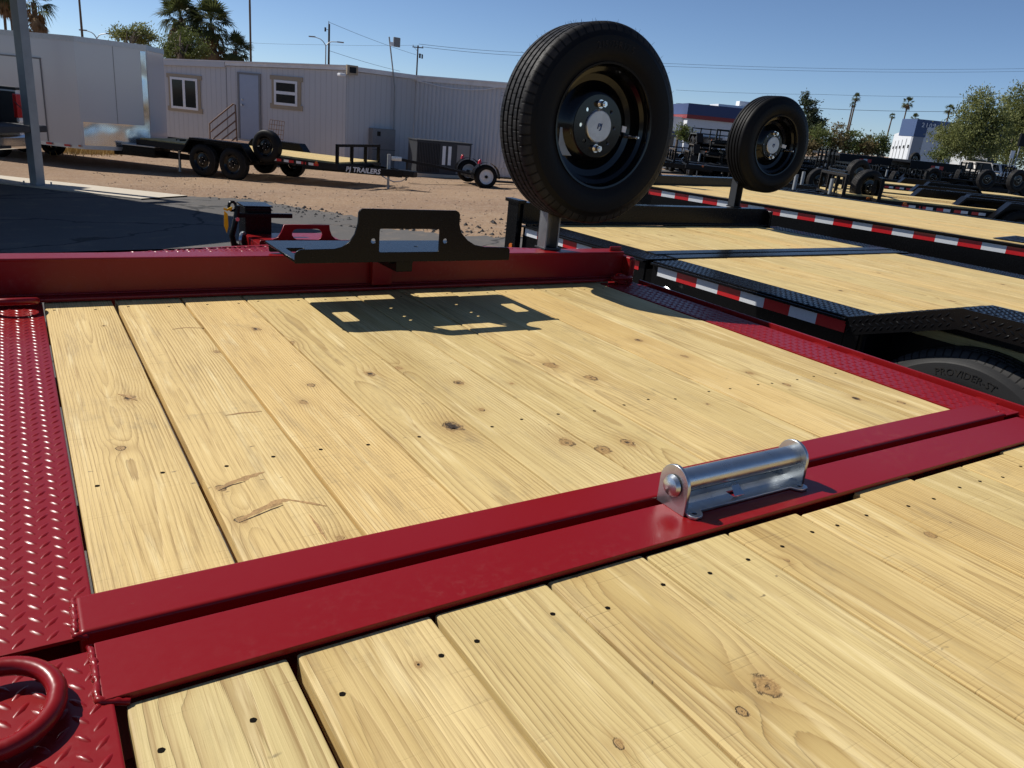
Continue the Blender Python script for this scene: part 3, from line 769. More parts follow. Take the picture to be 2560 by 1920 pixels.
MB().tube([(p.x, YJ-.035, p.z) for p in hk], [.010, .012, .011, .012, .013, .014], 8).build('jack_crank', BLACK, jk, smooth=50)
pe = JP(578, 514); MB().tube([(pe.x+.014*math.cos(a), YJ-.02, pe.z+.018*math.sin(a)) for a in [i*.6283 for i in range(10)]], .006, 6, True).build('crank_eye', BLACK, jk, smooth=50)
pbt = JP(585.5, 543); MB().cyl((pbt.x, YJ-.056, pbt.z), (pbt.x, YJ-.03, pbt.z), .0085, n=6).build('crank_bolt', CHROME, jk)
pg = JP(612, 590); MB().lathe([(.0001, 0), (.032, 0), (.034, .004), (.034, .011), (.0001, .012)], 28, Matrix.Translation((pg.x-.006, YJ-.02, pg.z-.012)) @ Matrix.Rotation(rad(55), 4, 'Z')).build('jack_gear', GALV, jk, smooth=40)
tg = [JP(553, 522), JP(562, 530), JP(564, 560), JP(560, 578), JP(553, 560)]
MB().prism([(p.x, p.z) for p in tg], 0, .0012, Matrix.Translation((0, YJ-.05, 0)) @ Matrix.Rotation(rad(90), 4, 'X')).build('paper_tag', YELLOW, jk)
MB().tube([(JP(552, 517).x, YJ-.05, JP(552, 517).z), (JP(560, 520).x, YJ-.055, JP(560, 520).z), (JP(573, 516).x, YJ-.04, JP(573, 516).z), (JP(571, 523).x, YJ-.03, JP(571, 523).z)], .0045, 6).build('tag_strap', YELLOW, jk)
YP = 3.0
def PP(x, y): p = ony(x, y, YP); return (p.x, p.z)
outl = [PP(648, 616), PP(649, 603), PP(652, 600), PP(680, 599), PP(694, 593), PP(703, 580), PP(710, 561), PP(823, 562), PP(824, 574), PP(829, 588), PP(838, 597), PP(852, 600), PP(872, 600), PP(876, 604), PP(876, 616)]
hole = [PP(x, y) for x, y in ((742, 572), (792, 572), (799, 574), (804, 580), (805, 587), (802, 594), (796, 599), (742, 598), (735, 595), (730, 588), (730, 581), (735, 574))]
me = curve_mesh([outl, hole], .008, .001); me.transform(Matrix.Rotation(rad(90), 4, 'X')); me.transform(Matrix.Translation((0, YP, 0)))
fp = link('toolbox_flange', me, RED, red)
pq0, pq1 = PP(650, 612), PP(874, 612); MB().box(pq0[0], pq1[0], YP+.004, YP+.28, .80, pq0[1]).build('tongue_box', RED, fp, bevel=.004)
# running gear below the deck
for y in (-1.45, -.55):
    for x, rz in ((-.10, -90), (2.15, 90)):
        e = bpy.data.objects.new('wheel', None); COL.objects.link(e); e.parent = red; e.location = (x, y, .385); e.rotation_euler = (0, 0, rad(rz))
        wheel_parts(e, hi=False, n=32)
    MB().cyl((.1, y, .385), (1.95, y, .385), .05, n=12).build('axle', BLACKM, red)
    for x in (.55, 1.62): MB().box(x-.035, x+.035, y-.3, y+.3, .42, .56).build('spring_hanger', BLACKM, red)

# black winch tray on the header
tray = thing('winch_tray', 'black steel tray with raised window plate fixed on the red header beam', 'tray', (0, 0, 0))
OFX, OFY = .107, -.148
Z2 = lambda x, y: onz(740+x*.31646, 700+y*.31646, DZ)
hl = []
for p in ((760,225),(865,290),(915,320),(1277,198),(1395,260),(1450,290)):
    q = Z2(*p); hl.append(circ(q.x-OFX, q.y-OFY, .008, 12))
TZ = 1.032
holes = [rrect(.725, .785, 2.378, 2.50, .01), rrect(1.372, 1.432, 2.378, 2.50, .01)] + hl
notch = [(.695, 2.292), (1.462, 2.292), (1.462, 2.628), (1.452, 2.638), (1.10, 2.638), (1.085, 2.625), (1.04, 2.625), (1.025, 2.638), (.70, 2.638), (.695, 2.632)]
me = curve_mesh([notch] + holes, .008, .001); me.transform(Matrix.Translation((0, 0, TZ)))
link('tray_plate', me, BLACK, tray)
out = [(.692, TZ-.004), (1.458, TZ-.004)]
out += [(1.458, TZ+.030), (1.455, TZ+.037), (1.447, TZ+.041), (1.355, TZ+.043), (1.315, TZ+.050), (1.285, TZ+.066), (1.258, TZ+.092), (1.249, TZ+.12), (1.249, TZ+.152), (1.244, TZ+.160), (1.234, TZ+.165)]
out += [(.905, TZ+.165), (.896, TZ+.160), (.891, TZ+.152), (.890, TZ+.12), (.880, TZ+.085), (.862, TZ+.060), (.840, TZ+.046), (.815, TZ+.040), (.71, TZ+.038), (.698, TZ+.033), (.692, TZ+.024)]
win = [rrect(.963, 1.177, TZ+.028, TZ+.103, .006, 3), circ(.943, TZ+.064, .0085), circ(1.199, TZ+.064, .0085)]
me = curve_mesh([out] + win, .008, .001); me.transform(Matrix.Rotation(rad(90), 4, 'X')); me.transform(Matrix.Translation((0, 2.288, 0)))
link('fairlead_plate', me, BLACK, tray)
me = curve_mesh([rrect(.728, 1.50, .984, 1.012, .006)], .008, .001); me.transform(Matrix.Rotation(rad(90), 4, 'X')); me.transform(Matrix.Translation((0, 2.708, 0)))
link('rear_flange', me, BLACK, tray)
MB().box(1.045, 1.105, 2.33, 2.7025, TZ-.048, TZ-.0045).build('receiver_tube', BLACK, tray, bevel=.004)
MB().box(1.03, 1.12, 2.36, 2.64, TZ-.025, TZ-.0046).build('stiffener', BLACK, tray, bevel=.003)

# zinc cable roller on the second cross bar
rol = thing('cable_roller', 'zinc plated cable roller guide standing on the red cross bar', 'roller guide', (.954, .838, DZ+.0055))
for x in (0, .327):
    pts = [(0, 0), (.072, 0)] + [(.036+.036*math.cos(a), .050+.036*math.sin(a)) for a in [rad(k) for k in range(0, 181, 15)]]
    me = curve_mesh([pts], .0075, .001); me.transform(Matrix.Rotation(rad(90), 4, 'X')); me.transform(Matrix.Rotation(rad(90), 4, 'Z')); me.transform(Matrix.Translation((x+.0045, 0, 0)))
    link('end_plate', me, GALV, rol)
MB().cyl((.008, .036, .053), (.329, .036, .053), .021, n=40).build('roller_pipe', GALV, rol, smooth=40)
for x, s in ((-.002, -1), (.338, 1)): MB().cyl((x, .036, .047), (x+s*.007, .036, .047), .021, .017, 24).cyl((x+s*.007, .036, .047), (x+s*.012, .036, .047), .017, .008, 24).build('axle_end', GALV, rol, smooth=40)
base = [(.006, .0), (.006, -.012), (.012, -.019), (.028, -.019), (.036, -.012), (.042, -.001), (.292, -.001), (.298, -.012), (.306, -.019), (.322, -.019), (.329, -.012), (.329, .0), (.329, .072), (.006, .072)]
me = curve_mesh([base, circ(.021, -.006, .0048), circ(.313, -.006, .0048), rrect(.145, .175, .012, .035, .003)], .006, .0008); me.transform(Matrix.Translation((0, 0, .004)))
link('base_plate', me, GALV, rol)
MB().box(.009, .327, .062, .070, .0071, .03).build('back_lip', GALV, rol, bevel=.002)
MB().quad((.146, .013, .007), (.174, .013, .007), (.17, .028, .022), (.15, .028, .022)).build('punched_tab', GALV, rol)

# spare wheel mounts and spare wheels
def spare_post(root, x, y, z0, z1, mat, w=.075):
    o = MB().box(x-w/2, x-w/2+.007, y, y+.065, z0, z1).box(x-w/2, x+w/2, y+.058, y+.065, z0, z1).box(x+w/2-.007, x+w/2, y, y+.065, z0, z1).build('spare_post', mat, root, bevel=.0015)
    MB().box(x-w/2-.005, x+w/2+.012, y-.008, y+.072, z0, z0+.008).build('post_foot', BLACKM if mat is not POSTM else DKBOX, o, bevel=.002)
    MB().box(x-.06, x+.10, y-.055, y+.001, z1-.06, z1+.05).build('spare_bracket', mat, o, bevel=.003)
    return o
spare_post(red, 1.945, YH+.055, .981, 1.44, POSTM, .07)
sp1 = thing('spare_wheel', 'large new black spare wheel standing upright on the red header', 'wheel', (2.052, 2.575, 1.506))
wheel_parts(sp1, R=.394, w=.218, rr=.232, text='215/75R17.5', nubs=240, sticker=True)

# ================================================================== black trailer beside the red one
BZ = 0.87
blk = thing('tilt_trailer', 'black flatbed trailer with pine deck and red and white tape, beside the red one', 'trailer', (2.987, 2.991, 0), rad(1.45))
lay_planks(blk, 11, 0.0, .1928, .0035, .222, 1.175, BZ, WOODF, (), (), .003, 31)
lay_planks(blk, 11, 0.0, .1928, .0035, -4.6, -.005, BZ, WOODF, [(.3, -.8, .014), (.75, -1.1, .02), (1.1, -.5, .012), (1.3, -1.6, .018), (.95, -.35, .01), (.5, -.3, .012), (1.7, -.9, .014)], (), .006, 33)
for y in (1.1, .3, -.1, -.8, -1.5, -2.4, -3.3, -4.3): MB().box(-.19 if not -3.6 < y < -1.2 else .04, 2.31, y-.03, y+.03, .76, .828).build('joist', BLACKM, blk)
for x in (.5, 1.6): MB().box(x-.04, x+.04, -4.6, 1.2, .56, .758).build('main_beam', BLACKM, blk)
strip(-.205, -.004, .025, 1.17, BZ+.001, BLACK, blk, 0)
strip(-.205, -.004, -1.18, -.025, BZ+.001, BLACK, blk, 0)
strip(2.125, 2.325, .025, 1.17, BZ+.001, BLACK, blk, 0, coarse=True)
strip(2.125, 2.325, -2.2, -.025, BZ+.001, BLACK, blk, 0, coarse=True)
MB().box(.0, 2.2, .012, .100, BZ-.05, BZ+.006).build('cross_bar', BLACK, blk, bevel=.005)
MB().box(-.05, 2.25, .118, .212, BZ-.05, BZ+.008).build('cross_bar', BLACK, blk, bevel=.006)
# side frames: channel with tape
for y0, y1 in ((.03, 1.19), (-1.175, -.028)):
    mb = MB(); mb.box(-.204, -.190, y0, y1, .60, BZ-.0055); mb.box(-.225, -.203, y0, y1, BZ-.018, BZ-.006); mb.box(-.225, -.203, y0, y1, .60, .615)
    mb.build('side_channel', BLACK, blk, bevel=.003)
mb = MB(); mb.box(2.316, 2.33, -4.6, 1.19, .60, BZ-.0055); mb.build('side_channel', BLACK, blk)
for k in range(8):
    MB().box(-.2062, -.2042, -.07-.138*(k+1), -.07-.138*k, BZ-.068, BZ-.021).build('tape_piece', TAPEW if k % 2 == 0 else TAPER, blk)
for k in range(8):
    MB().box(-.2062, -.2042, .075+.136*k, .075+.136*(k+1), BZ-.068, BZ-.021).build('tape_piece', TAPER if k % 2 == 0 else TAPEW, blk)
# tyre fender of bent tread plate
prof = [(-1.18, BZ), (-1.60, BZ+.142), (-3.25, BZ+.142), (-3.67, BZ)]
fm = MB(); lm = MB()
for (ya, za), (yb, zb) in zip(prof, prof[1:]):
    fm.quad((-.206, ya, za), (-.206, yb, zb), (.015, yb, zb), (.015, ya, za))
    fm.quad((-.206, ya, za-.078), (-.206, yb, zb-.078), (-.206, yb, zb), (-.206, ya, za))
    fm.quad((.015, ya, za-.1), (.015, yb, zb-.1), (.015, yb, zb), (.015, ya, za))
    L = math.hypot(yb-ya, zb-za); ang = math.atan2(zb-za, yb-ya)
    ang = math.atan2(za-zb, ya-yb)
    M = Matrix.Translation((0, yb, zb)) @ Matrix.Rotation(ang, 4, 'X')
    # plate top, lugs run backwards from ya to yb
    lugs(lm, -.2, .01, 0, L, .0004, M if True else None)
    M2 = Matrix.Translation((-.2062, yb, zb-.078)) @ Matrix.Rotation(ang, 4, 'X') @ Matrix.Rotation(rad(-90), 4, 'Y')
    lugs(lm, .006, .074, 0, L, .0003, M2)
fo = fm.build('fender', BLACK, blk, smooth=0)
lm.build('raised_lugs', BLACK, fo, smooth=80, kind='stuff')
MB().box(-.204, -.19, -1.24, -1.176, .60, BZ-.004).build('fender_leg', BLACK, blk, bevel=.002)
MB().prism([(-1.19, .55), (-1.19, BZ-.01), (-1.60, BZ+.13), (-3.25, BZ+.13), (-3.66, BZ-.01), (-3.66, .55)], .017, .03, Matrix(((0,0,1,0),(1,0,0,0),(0,1,0,0),(0,0,0,1)))).build('wheel_well', BLACKM, blk)
MB().box(-.18, .02, -1.26, -1.245, .60, BZ+.01).build('well_end', BLACKM, blk)
# header with end plates, front corner bracket
YB = 1.185
mb = MB(); mb.box(-.22, 2.17, YB, YB+.012, BZ+.004, BZ+.135); mb.box(-.22, 2.17, YB-.002, YB+.08, BZ+.128, BZ+.137); mb.box(-.22, 2.17, YB-.04, YB+.001, BZ+.004, BZ+.015)
mb.build('header_beam', BLACK, blk, bevel=.003)
MB().box(2.17, 2.195, YB-.05, YB+.085, BZ-.08, BZ+.125).build('header_end', BLACK, blk, bevel=.01, seg=3)
MB().box(-.250, -.206, YB+.02, YB+.14, .62, BZ+.13).box(-.262, -.2, YB+.0, YB+.16, BZ+.128, BZ+.15).build('corner_bracket', BLACK, blk, bevel=.004)
MB().cyl((-.256, YB+.06, .72), (-.248, YB+.06, .72), .018, n=16).build('marker_lamp', ORANGE, blk, smooth=40)
MB().tube([(-.232, -.155, .735), (-.245, -.16, .76), (-.25, -.19, .77), (-.245, -.22, .76), (-.232, -.225, .735)], .005, 6).build('tie_ring', GALV, blk, smooth=50)
for s in (0, 1): MB().bar((.35 if s == 0 else 1.75, YB+.05, .72), (1.05, 2.6, .62), .07, .14).build('tongue_beam', BLACKM, blk)
for y in (-1.66, -2.62):
    for x, rz, mt in ((-.165, -90, TREADD), (2.23, 90, TREADS)):
        e = bpy.data.objects.new('wheel', None); COL.objects.link(e); e.parent = blk; e.location = (x, y, .428 if rz < 0 and y > -2 else .405); e.rotation_euler = (0, 0, rad(rz))
        if rz < 0 and y > -2: wheel_parts(e, R=.428, w=.22, rr=.255, hi=True, tyre_mat=TREADD, text='PROVIDER-ST', nubs=120, cap=False)
        else: wheel_parts(e, R=.405, w=.22, rr=.225, hi=False, tyre_mat=mt, n=36)
    MB().cyl((.1, y, .405), (2.05, y, .405), .05, n=12).build('axle', BLACKM, blk)
    for x in (.5, 1.6): MB().box(x-.035, x+.035, y-.3, y+.3, .44, .558).build('spring_hanger', BLACKM, blk)
MB().cyl((1.05, 2.1, zg(4, 5)), (1.05, 2.1, .60), .03, n=12).cyl((1.05, 2.1, zg(4, 5)-.002), (1.05, 2.1, zg(4, 5)+.03), .09, n=16).build('jack_leg', GALV, blk, smooth=40)
# spare wheel of the black trailer
sc2 = ony(1930, 363, 4.12)
spare_post(blk, 1.86, YB+.05, BZ+.138, 1.42, DKBOX)
sp2 = thing('spare_wheel', 'black spare wheel on the black trailer header, before the striped blue building', 'wheel', (sc2.x+.065, 4.12, 1.497), rad(-4))
wheel_parts(sp2, R=.358, w=.20, rr=.208, tyre_mat=TREAD, nubs=90, sticker=True)

# ================================================================== third trailer: flat deck with tape
CZ = 0.99
flt = thing('flatbed_trailer', 'long black flatbed trailer with bare pine deck behind a red and white tape strip', 'trailer', (5.93, 3.88, 0), rad(10.5))
lay_planks(flt, 12, .03, .195, .006, -6.2, 2.35, CZ, WOODF, (), (), .003, 41)
for y in (2.2, 1.2, .2, -.8, -1.8, -2.8, -3.8, -5): MB().box(.02, 2.38, y-.03, y+.03, .88, .948).build('joist', BLACKM, flt)
for x in (.6, 1.8): MB().box(x-.05, x+.05, -6.2, 2.4, .58, .878).build('main_beam', BLACKM, flt)
mb = MB(); mb.box(-.012, .004, -6.2, 2.4, .62, CZ-.006); mb.box(-.03, -.0115, -6.2, 2.4, CZ-.022, CZ-.006); mb.build('side_channel', BLACK, flt, bevel=.002)
mb = MB(); mb.box(2.38, 2.40, -6.2, 2.4, .62, CZ-.006); mb.box(2.40, 2.46, -6.2, 2.4, CZ-.03, CZ+.005); mb.build('side_channel', BLACK, flt, bevel=.002)
for k in range(34):
    y = -3.4 + .166*k
    MB().box(-.0145, -.0125, y, y+.166, CZ-.085, CZ-.031).build('tape_piece', TAPEW if k % 2 == 0 else TAPER, flt)
o = MB().box(.06, .62, -5.6, -.95, CZ+.002, CZ+.007).build('tread_plate', BLACK, flt)
lugs(MB(), .07, .61, -3.0, -.96, CZ+.007, coarse=True, sc=1.35).build('raised_lugs', BLACK, o, smooth=80, kind='stuff')
o = MB().box(1.75, 2.3, -5.6, -.95, CZ+.002, CZ+.007).build('tread_plate', BLACK, flt)
mb = MB(); mb.box(-.1, 2.45, 2.38, 2.40, CZ-.1, CZ+.09); mb.box(-.1, 2.45, 2.37, 2.50, CZ+.08, CZ+.095); mb.build('header_beam', BLACK, flt, bevel=.004)
for y in (-3.2, -4.2):
    for x, rz in ((.03, -90), (2.37, 90)):
        e = bpy.data.objects.new('wheel', None); COL.objects.link(e); e.parent = flt; e.location = (x, y, .385); e.rotation_euler = (0, 0, rad(rz))
        wheel_parts(e, hi=False, n=32, tyre_mat=TREADS)
    MB().cyl((.1, y, .385), (2.3, y, .385), .06, n=12).build('axle', BLACKM, flt)
    for x in (.6, 1.8): MB().box(x-.035, x+.035, y-.3, y+.3, .42, .585).build('spring_hanger', BLACKM, flt)
for x in (.7, 1.7): MB().box(x-.05, x+.05, 2.0, 2.1, zg(5.5, 6), .6).box(x-.12, x+.12, 1.92, 2.18, zg(5.5, 6), zg(5.5, 6)+.02).build('landing_leg', BLACKM, flt)
spare_post(flt, .35, 2.42, CZ+.096, 1.45, DKBOX)
p3 = ond(1590, 350, 305)
sp3 = thing('spare_wheel', 'black spare wheel mostly hidden behind the large one on the red header', 'wheel', (p3.x, p3.y, 1.48), rad(6))
wheel_parts(sp3, R=.385, hi=False, n=64, nubs=40)

# ================================================================== background left
def onwall(x, y, P0, P1):
    P0 = Vector((P0[0], P0[1], 0)); P1 = Vector((P1[0], P1[1], 0)); d = (P1-P0).normalized(); n = Vector((d.y, -d.x, 0))
    v = ROT @ cray(x, y); t = n.dot(P0-CAM)/n.dot(v); p = CAM + v*t
    return (p-P0).dot(d), p.z
def frame_rot(P0, P1): return math.atan2(P1[1]-P0[1], P1[0]-P0[0])
def siding_mat(name, col, pitch, depth):
    m = NT(name); p = m.coord(); x, y, z = m.sep(p)
    f = m.M('ABSOLUTE', m.M('SUBTRACT', m.M('FRACT', m.M('DIVIDE', x, pitch)), 0.5))
    g = m.M('SUBTRACT', 1.0, m.smooth(f, 0.02, 0.06))
    n = m.noise(p, 0.9, 4); st = m.noise(m.V('MULTIPLY', p, (9, 9, 0.5)), 1.0, 4, 0.65)
    c = m.mix(m.M('MULTIPLY', n, 0.25), c4(*col), c4(*[v*0.82 for v in col]))
    c = m.mix(m.M('MULTIPLY', m.smooth(st, 0.5, 0.8), 0.18), c, c4(0.42, 0.38, 0.34))
    c = m.mix(m.M('MULTIPLY', g, 0.35), c, c4(0.30, 0.29, 0.29))
    m.set(Base_Color=c, Roughness=0.6); m.bump(m.M('MULTIPLY', g, -1.0), 0.8, depth)
    return m.m
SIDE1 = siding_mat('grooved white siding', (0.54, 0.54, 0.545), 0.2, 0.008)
pC, pD = (8.749, 23.735), (11.325, 24.338)
pA = (pC[0]-.6*8.2, pC[1]+.8*8.2); pE = (pD[0]+.6*4.6, pD[1]-.8*4.6)
RZ = 2.58
home = thing('mobile_home', 'long white mobile home with two tan trimmed windows and a pale blue door', 'building', (pA[0], pA[1], -.5), frame_rot(pA, pC))
Lh = (Vector(pC)-Vector(pA)).length
def HL(x, y): t, z = onwall(x, y, pA, pC); return t, z + .5            # local x, local z (root at z -.5); outward is local -y
def hbox(name, x0, y0, x1, y1, d0, d1, mat, parent=home, bevel=0):
    a, b = HL(x0, y0), HL(x1, y1)
    return MB().box(min(a[0], b[0]), max(a[0], b[0]), -d1, -d0, min(a[1], b[1]), max(a[1], b[1])).build(name, mat, parent, bevel=bevel)
def RH(t): return 3.08 - .034*(Lh-t)          # the roof line drops a little with the ground
XZ = Matrix(((1,0,0,0),(0,0,1,0),(0,1,0,0),(0,0,0,1)))
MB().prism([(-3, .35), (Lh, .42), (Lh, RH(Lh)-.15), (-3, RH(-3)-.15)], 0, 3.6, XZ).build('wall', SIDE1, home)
sk = MB()
x = 4.0
while x < Lh: sk.box(x, x+.07, -.012, .02, -.06, .42); sk.box(x+.07, x+.12, -.002, .02, -.06, .42); x += .12
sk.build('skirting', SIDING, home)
MB().box(-3, 4.0, .06, 3.5, -.06, .34).build('crawl_space', BLACKM, home)
sx = HL(569, 300)[0]
rf = MB().prism([(-3.1, RH(-3.1)-.03), (Lh+.06, RH(Lh)-.03), (Lh+.06, RH(Lh)), (-3.1, RH(-3.1))], -.10, 3.7, XZ).build('roof', ROOFC, home)
MB().prism([(-3.1, RH(-3.1)-.20), (sx, RH(sx)-.20), (sx, RH(sx)-.032), (-3.1, RH(-3.1)-.032)], -.085, -.001, XZ).build('fascia', SIDING, rf); MB().prism([(sx+.01, RH(sx)-.14), (Lh+.05, RH(Lh)-.14), (Lh+.05, RH(Lh)-.032), (sx+.01, RH(sx)-.032)], -.07, -.001, XZ).build('fascia', ROOFC, rf)
seam = HL(569, 300)[0]; MB().box(seam-.01, seam+.01, -.006, .01, .42, RH(seam)-.21).build('wall_seam', GREYBOX, home)
def window(x0, y0, x1, y1, fx0, fy0, fx1, fy1, vertical):
    w = hbox('window', x0, y0, x1, y1, 0.002, .03, TRIMB, bevel=.004)
    a, b = HL(fx0, fy0), HL(fx1, fy1); X0, X1, Z0, Z1 = a[0], b[0], b[1], a[1]
    f = MB(); t = .075
    f.box(X0, X1, -.05, -.031, Z0, Z0+t); f.box(X0, X1, -.05, -.031, Z1-t, Z1); f.box(X0, X0+t, -.05, -.031, Z0+t, Z1-t); f.box(X1-t, X1, -.05, -.031, Z0+t, Z1-t)
    mx, mz = (X0+X1)/2, (Z0+Z1)/2
    if vertical: f.box(mx-.05, mx+.05, -.052, -.031, Z0+t, Z1-t)
    else: f.box(X0+t, X1-t, -.052, -.031, mz-.045, mz+.045)
    f.build('window_frame', WHITE, w)
    if vertical: ps = ((X0+t, mx-.05, Z0+t, Z1-t), (mx+.05, X1-t, Z0+t, Z1-t))
    else: ps = ((X0+t, X1-t, Z0+t, mz-.045), (X0+t, X1-t, mz+.045, Z1-t))
    for p in ps: MB().box(p[0], p[1], -.040, -.0325, p[2], p[3]).build('pane', GLASS, w)
    c = HL(x0, y0); e = HL(x1, y1)
    MB().box(c[0]-.06, e[0]+.06, -.036, -.001, c[1]-.10, c[1]+.03).build('window_head', TRIMB, w); MB().box(c[0]-.06, e[0]+.06, -.036, -.001, e[1]-.03, e[1]+.12).build('window_sill', TRIMB, w)
window(421, 185, 504, 282, 427, 191.4, 498, 277, True)
window(680, 190, 753, 275, 687, 199, 745, 267, False)
dr = hbox('door', 599, 185, 650, 352, .002, .03, DOORM, bevel=.004)
a = HL(599, 185); b = HL(650, 352)
f = MB(); f.box(a[0]-.07, a[0]-.002, -.045, -.001, b[1], a[1]+.06); f.box(b[0]+.002, b[0]+.07, -.045, -.001, b[1], a[1]+.06); f.box(a[0]-.002, b[0]+.002, -.045, -.001, a[1]+.002, a[1]+.06); f.build('door_frame', GREYBOX, dr)
k = HL(608, 262); MB().cyl((k[0], -.09, k[1]), (k[0], -.03, k[1]), .035, n=12).cyl((k[0], -.06, k[1]+.16), (k[0], -.03, k[1]+.16), .03, n=12).build('door_handle', ALU, dr, smooth=40)
# end wall with electric meter, mast
unit = thing('mobile_home', 'white ribbed metal mobile home wing behind the dark air conditioner', 'building', (pC[0], pC[1], -.5), frame_rot(pC, pD))
L2 = (Vector(pD)-Vector(pC)).length
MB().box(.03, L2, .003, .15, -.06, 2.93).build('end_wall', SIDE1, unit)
MB().box(.08, L2+.0, -.08, .6, 2.94, 3.07).build('end_roof', ROOFC, unit)
def UL(x, y): t, z = onwall(x, y, pC, pD); return t, z+.5
v0, v1 = UL(868, 162), UL(884, 188)
MB().box(v0[0]-.1, v1[0]+.05, -.16, -.081, v1[1], v0[1]).build('vent_box', TRIMB, unit); MB().box(v0[0]-.02, v1[0]-.02, -.165, -.1605, v1[1]+.05, v0[1]-.05).build('vent_opening', BLACKM, unit)
a, b = UL(922, 319), UL(976, 400)
mt = MB().box(a[0], b[0], -.22, -.001, -.05, a[1]).build('meter_box', GREYBOX, unit, bevel=.01)
c = UL(933, 327); e = UL(941, 339); MB().box(c[0], e[0], -.225, -.2205, e[1], c[1]).build('meter_window', GLASS, mt)
MB().box(a[0]-.01, b[0]+.01, -.223, -.2203, a[1]*.52, a[1]*.52+.015).build('box_seam', DKBOX, mt)
p0 = UL(979, 385); p1 = UL(982, 216); p2 = UL(968, 92)
ms = MB().tube([(p0[0], -.1, p0[1]), (p1[0], -.1, p1[1]), (p2[0], -.1, p2[1])], .022, 8).build('antenna_mast', STEELG, unit, smooth=50)
d0, d1 = UL(978, 92), UL(993, 119)
MB().box(d0[0], d1[0], -.16, -.10, d1[1], d0[1], ).build('dish_antenna', GREYBOX, ms, bevel=.02); q = UL(971, 110); MB().box(q[0]-.02, d0[0], -.15, -.1, q[1]-.05, q[1]+.06).build('dish_arm', WHITE, ms)
fl = UL(846, 186); MB().box(fl[0]-.10, fl[0]+.1, -.25, -.08, fl[1]-.05, fl[1]+.04).build('flood_lamp', WHITE, unit, bevel=.03)
# ribbed wall towards the viewer
L3 = (Vector(pE)-Vector(pD)).length; rz = frame_rot(pD, pE) - frame_rot(pC, pD)
e = bpy.data.objects.new('side_wall', None)
M3 = Matrix.Translation((L2, 0, 0)) @ Matrix.Rotation(rz, 4, 'Z')
rb = MB(); x = 0
while x < L3-.05:
    rb.add([M3 @ Vector(v) for v in ((x, 0, .5), (x+.05, -.028, .5), (x+.10, -.028, .5), (x+.15, 0, .5), (x, 0, 2.93), (x+.05, -.028, 2.93), (x+.10, -.028, 2.93), (x+.15, 0, 2.93))], [(0,1,5,4),(1,2,6,5),(2,3,7,6)]); x += .15
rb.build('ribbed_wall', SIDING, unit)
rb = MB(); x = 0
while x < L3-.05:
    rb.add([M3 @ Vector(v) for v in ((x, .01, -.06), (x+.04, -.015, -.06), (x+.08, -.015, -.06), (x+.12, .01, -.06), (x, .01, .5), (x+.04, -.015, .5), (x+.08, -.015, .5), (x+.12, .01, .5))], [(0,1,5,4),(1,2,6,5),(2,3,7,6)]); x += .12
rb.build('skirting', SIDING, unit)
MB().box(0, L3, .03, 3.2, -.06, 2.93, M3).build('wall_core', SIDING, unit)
MB().box(-.05, L3+.08, -.10, 3.3, 3.02, 3.07, M3).box(-.05, L3+.08, -.07, -.001, 2.90, 3.02, M3).build('roof', ROOFC, unit)
def DL(x, y): t, z = onwall(x, y, pD, pE); return M3 @ Vector((t, -.06, z+.5))
MB().tube([DL(*p) for p in ((1047, 203), (1075, 209), (1100, 216), (1140, 222), (1180, 225), (1215, 224), (1245, 219), (1272, 214), (1300, 206))], .016, 6).build('slack_cable', WHITE, unit, smooth=50)

# air conditioner in front of the ribbed wall
q = ong(1090, 441)
ac = thing('air_conditioner', 'dark packaged air conditioner on a pad against the white ribbed wall', 'air conditioner', (10.95, 21.6, zg(10.95, 21.6)), frame_rot(pC, pD)+rad(-20))
MB().box(-.95, .95, -.5, .5, -.05, .10).build('pad', CONC, ac)
MB().box(-.86, .86, -.42, .42, .101, 1.02).build('casing', DKBOX, ac, bevel=.015); MB().box(-.88, .88, -.44, .44, 1.021, 1.05).build('lid', DKBOX, ac)
for k in range(14): MB().box(-.82+.05*k, -.80+.05*k, -.428, -.4205, .15, .98).build('louver', BLACKM, ac)
MB().box(.40, .80, -.430, -.4205, .14, .98).build('side_panel', GREYBOX, ac)
for x in (-.06, .12): MB().box(x, x+.1, -.426, -.4205, .38, .92).build('data_label', WHITE, ac)
# tall grey cabinet
q = ond(432, 330, 72); g = gnd(q)
cb = thing('utility_cabinet', 'tall grey utility cabinet beside the white trailer nose', 'cabinet', g, frame_rot(pA, pC)+rad(12))
H = ond(432, 294, 72).z - g.z
MB().box(-.30, .30, -.22, .22, -.03, H).build('cabinet_body', GREYBOX, cb, bevel=.01); MB().box(-.32, .32, -.26, .24, H+.001, H+.04).build('cabinet_lid', GREYBOX, cb)
MB().box(.12, .26, -.228, -.2205, H*.45, H*.70).build('notice', WHITE, cb); MB().box(-.26, -.05, -.228, -.2205, H*.86, H*.93).build('name_plate', WHITE, cb)
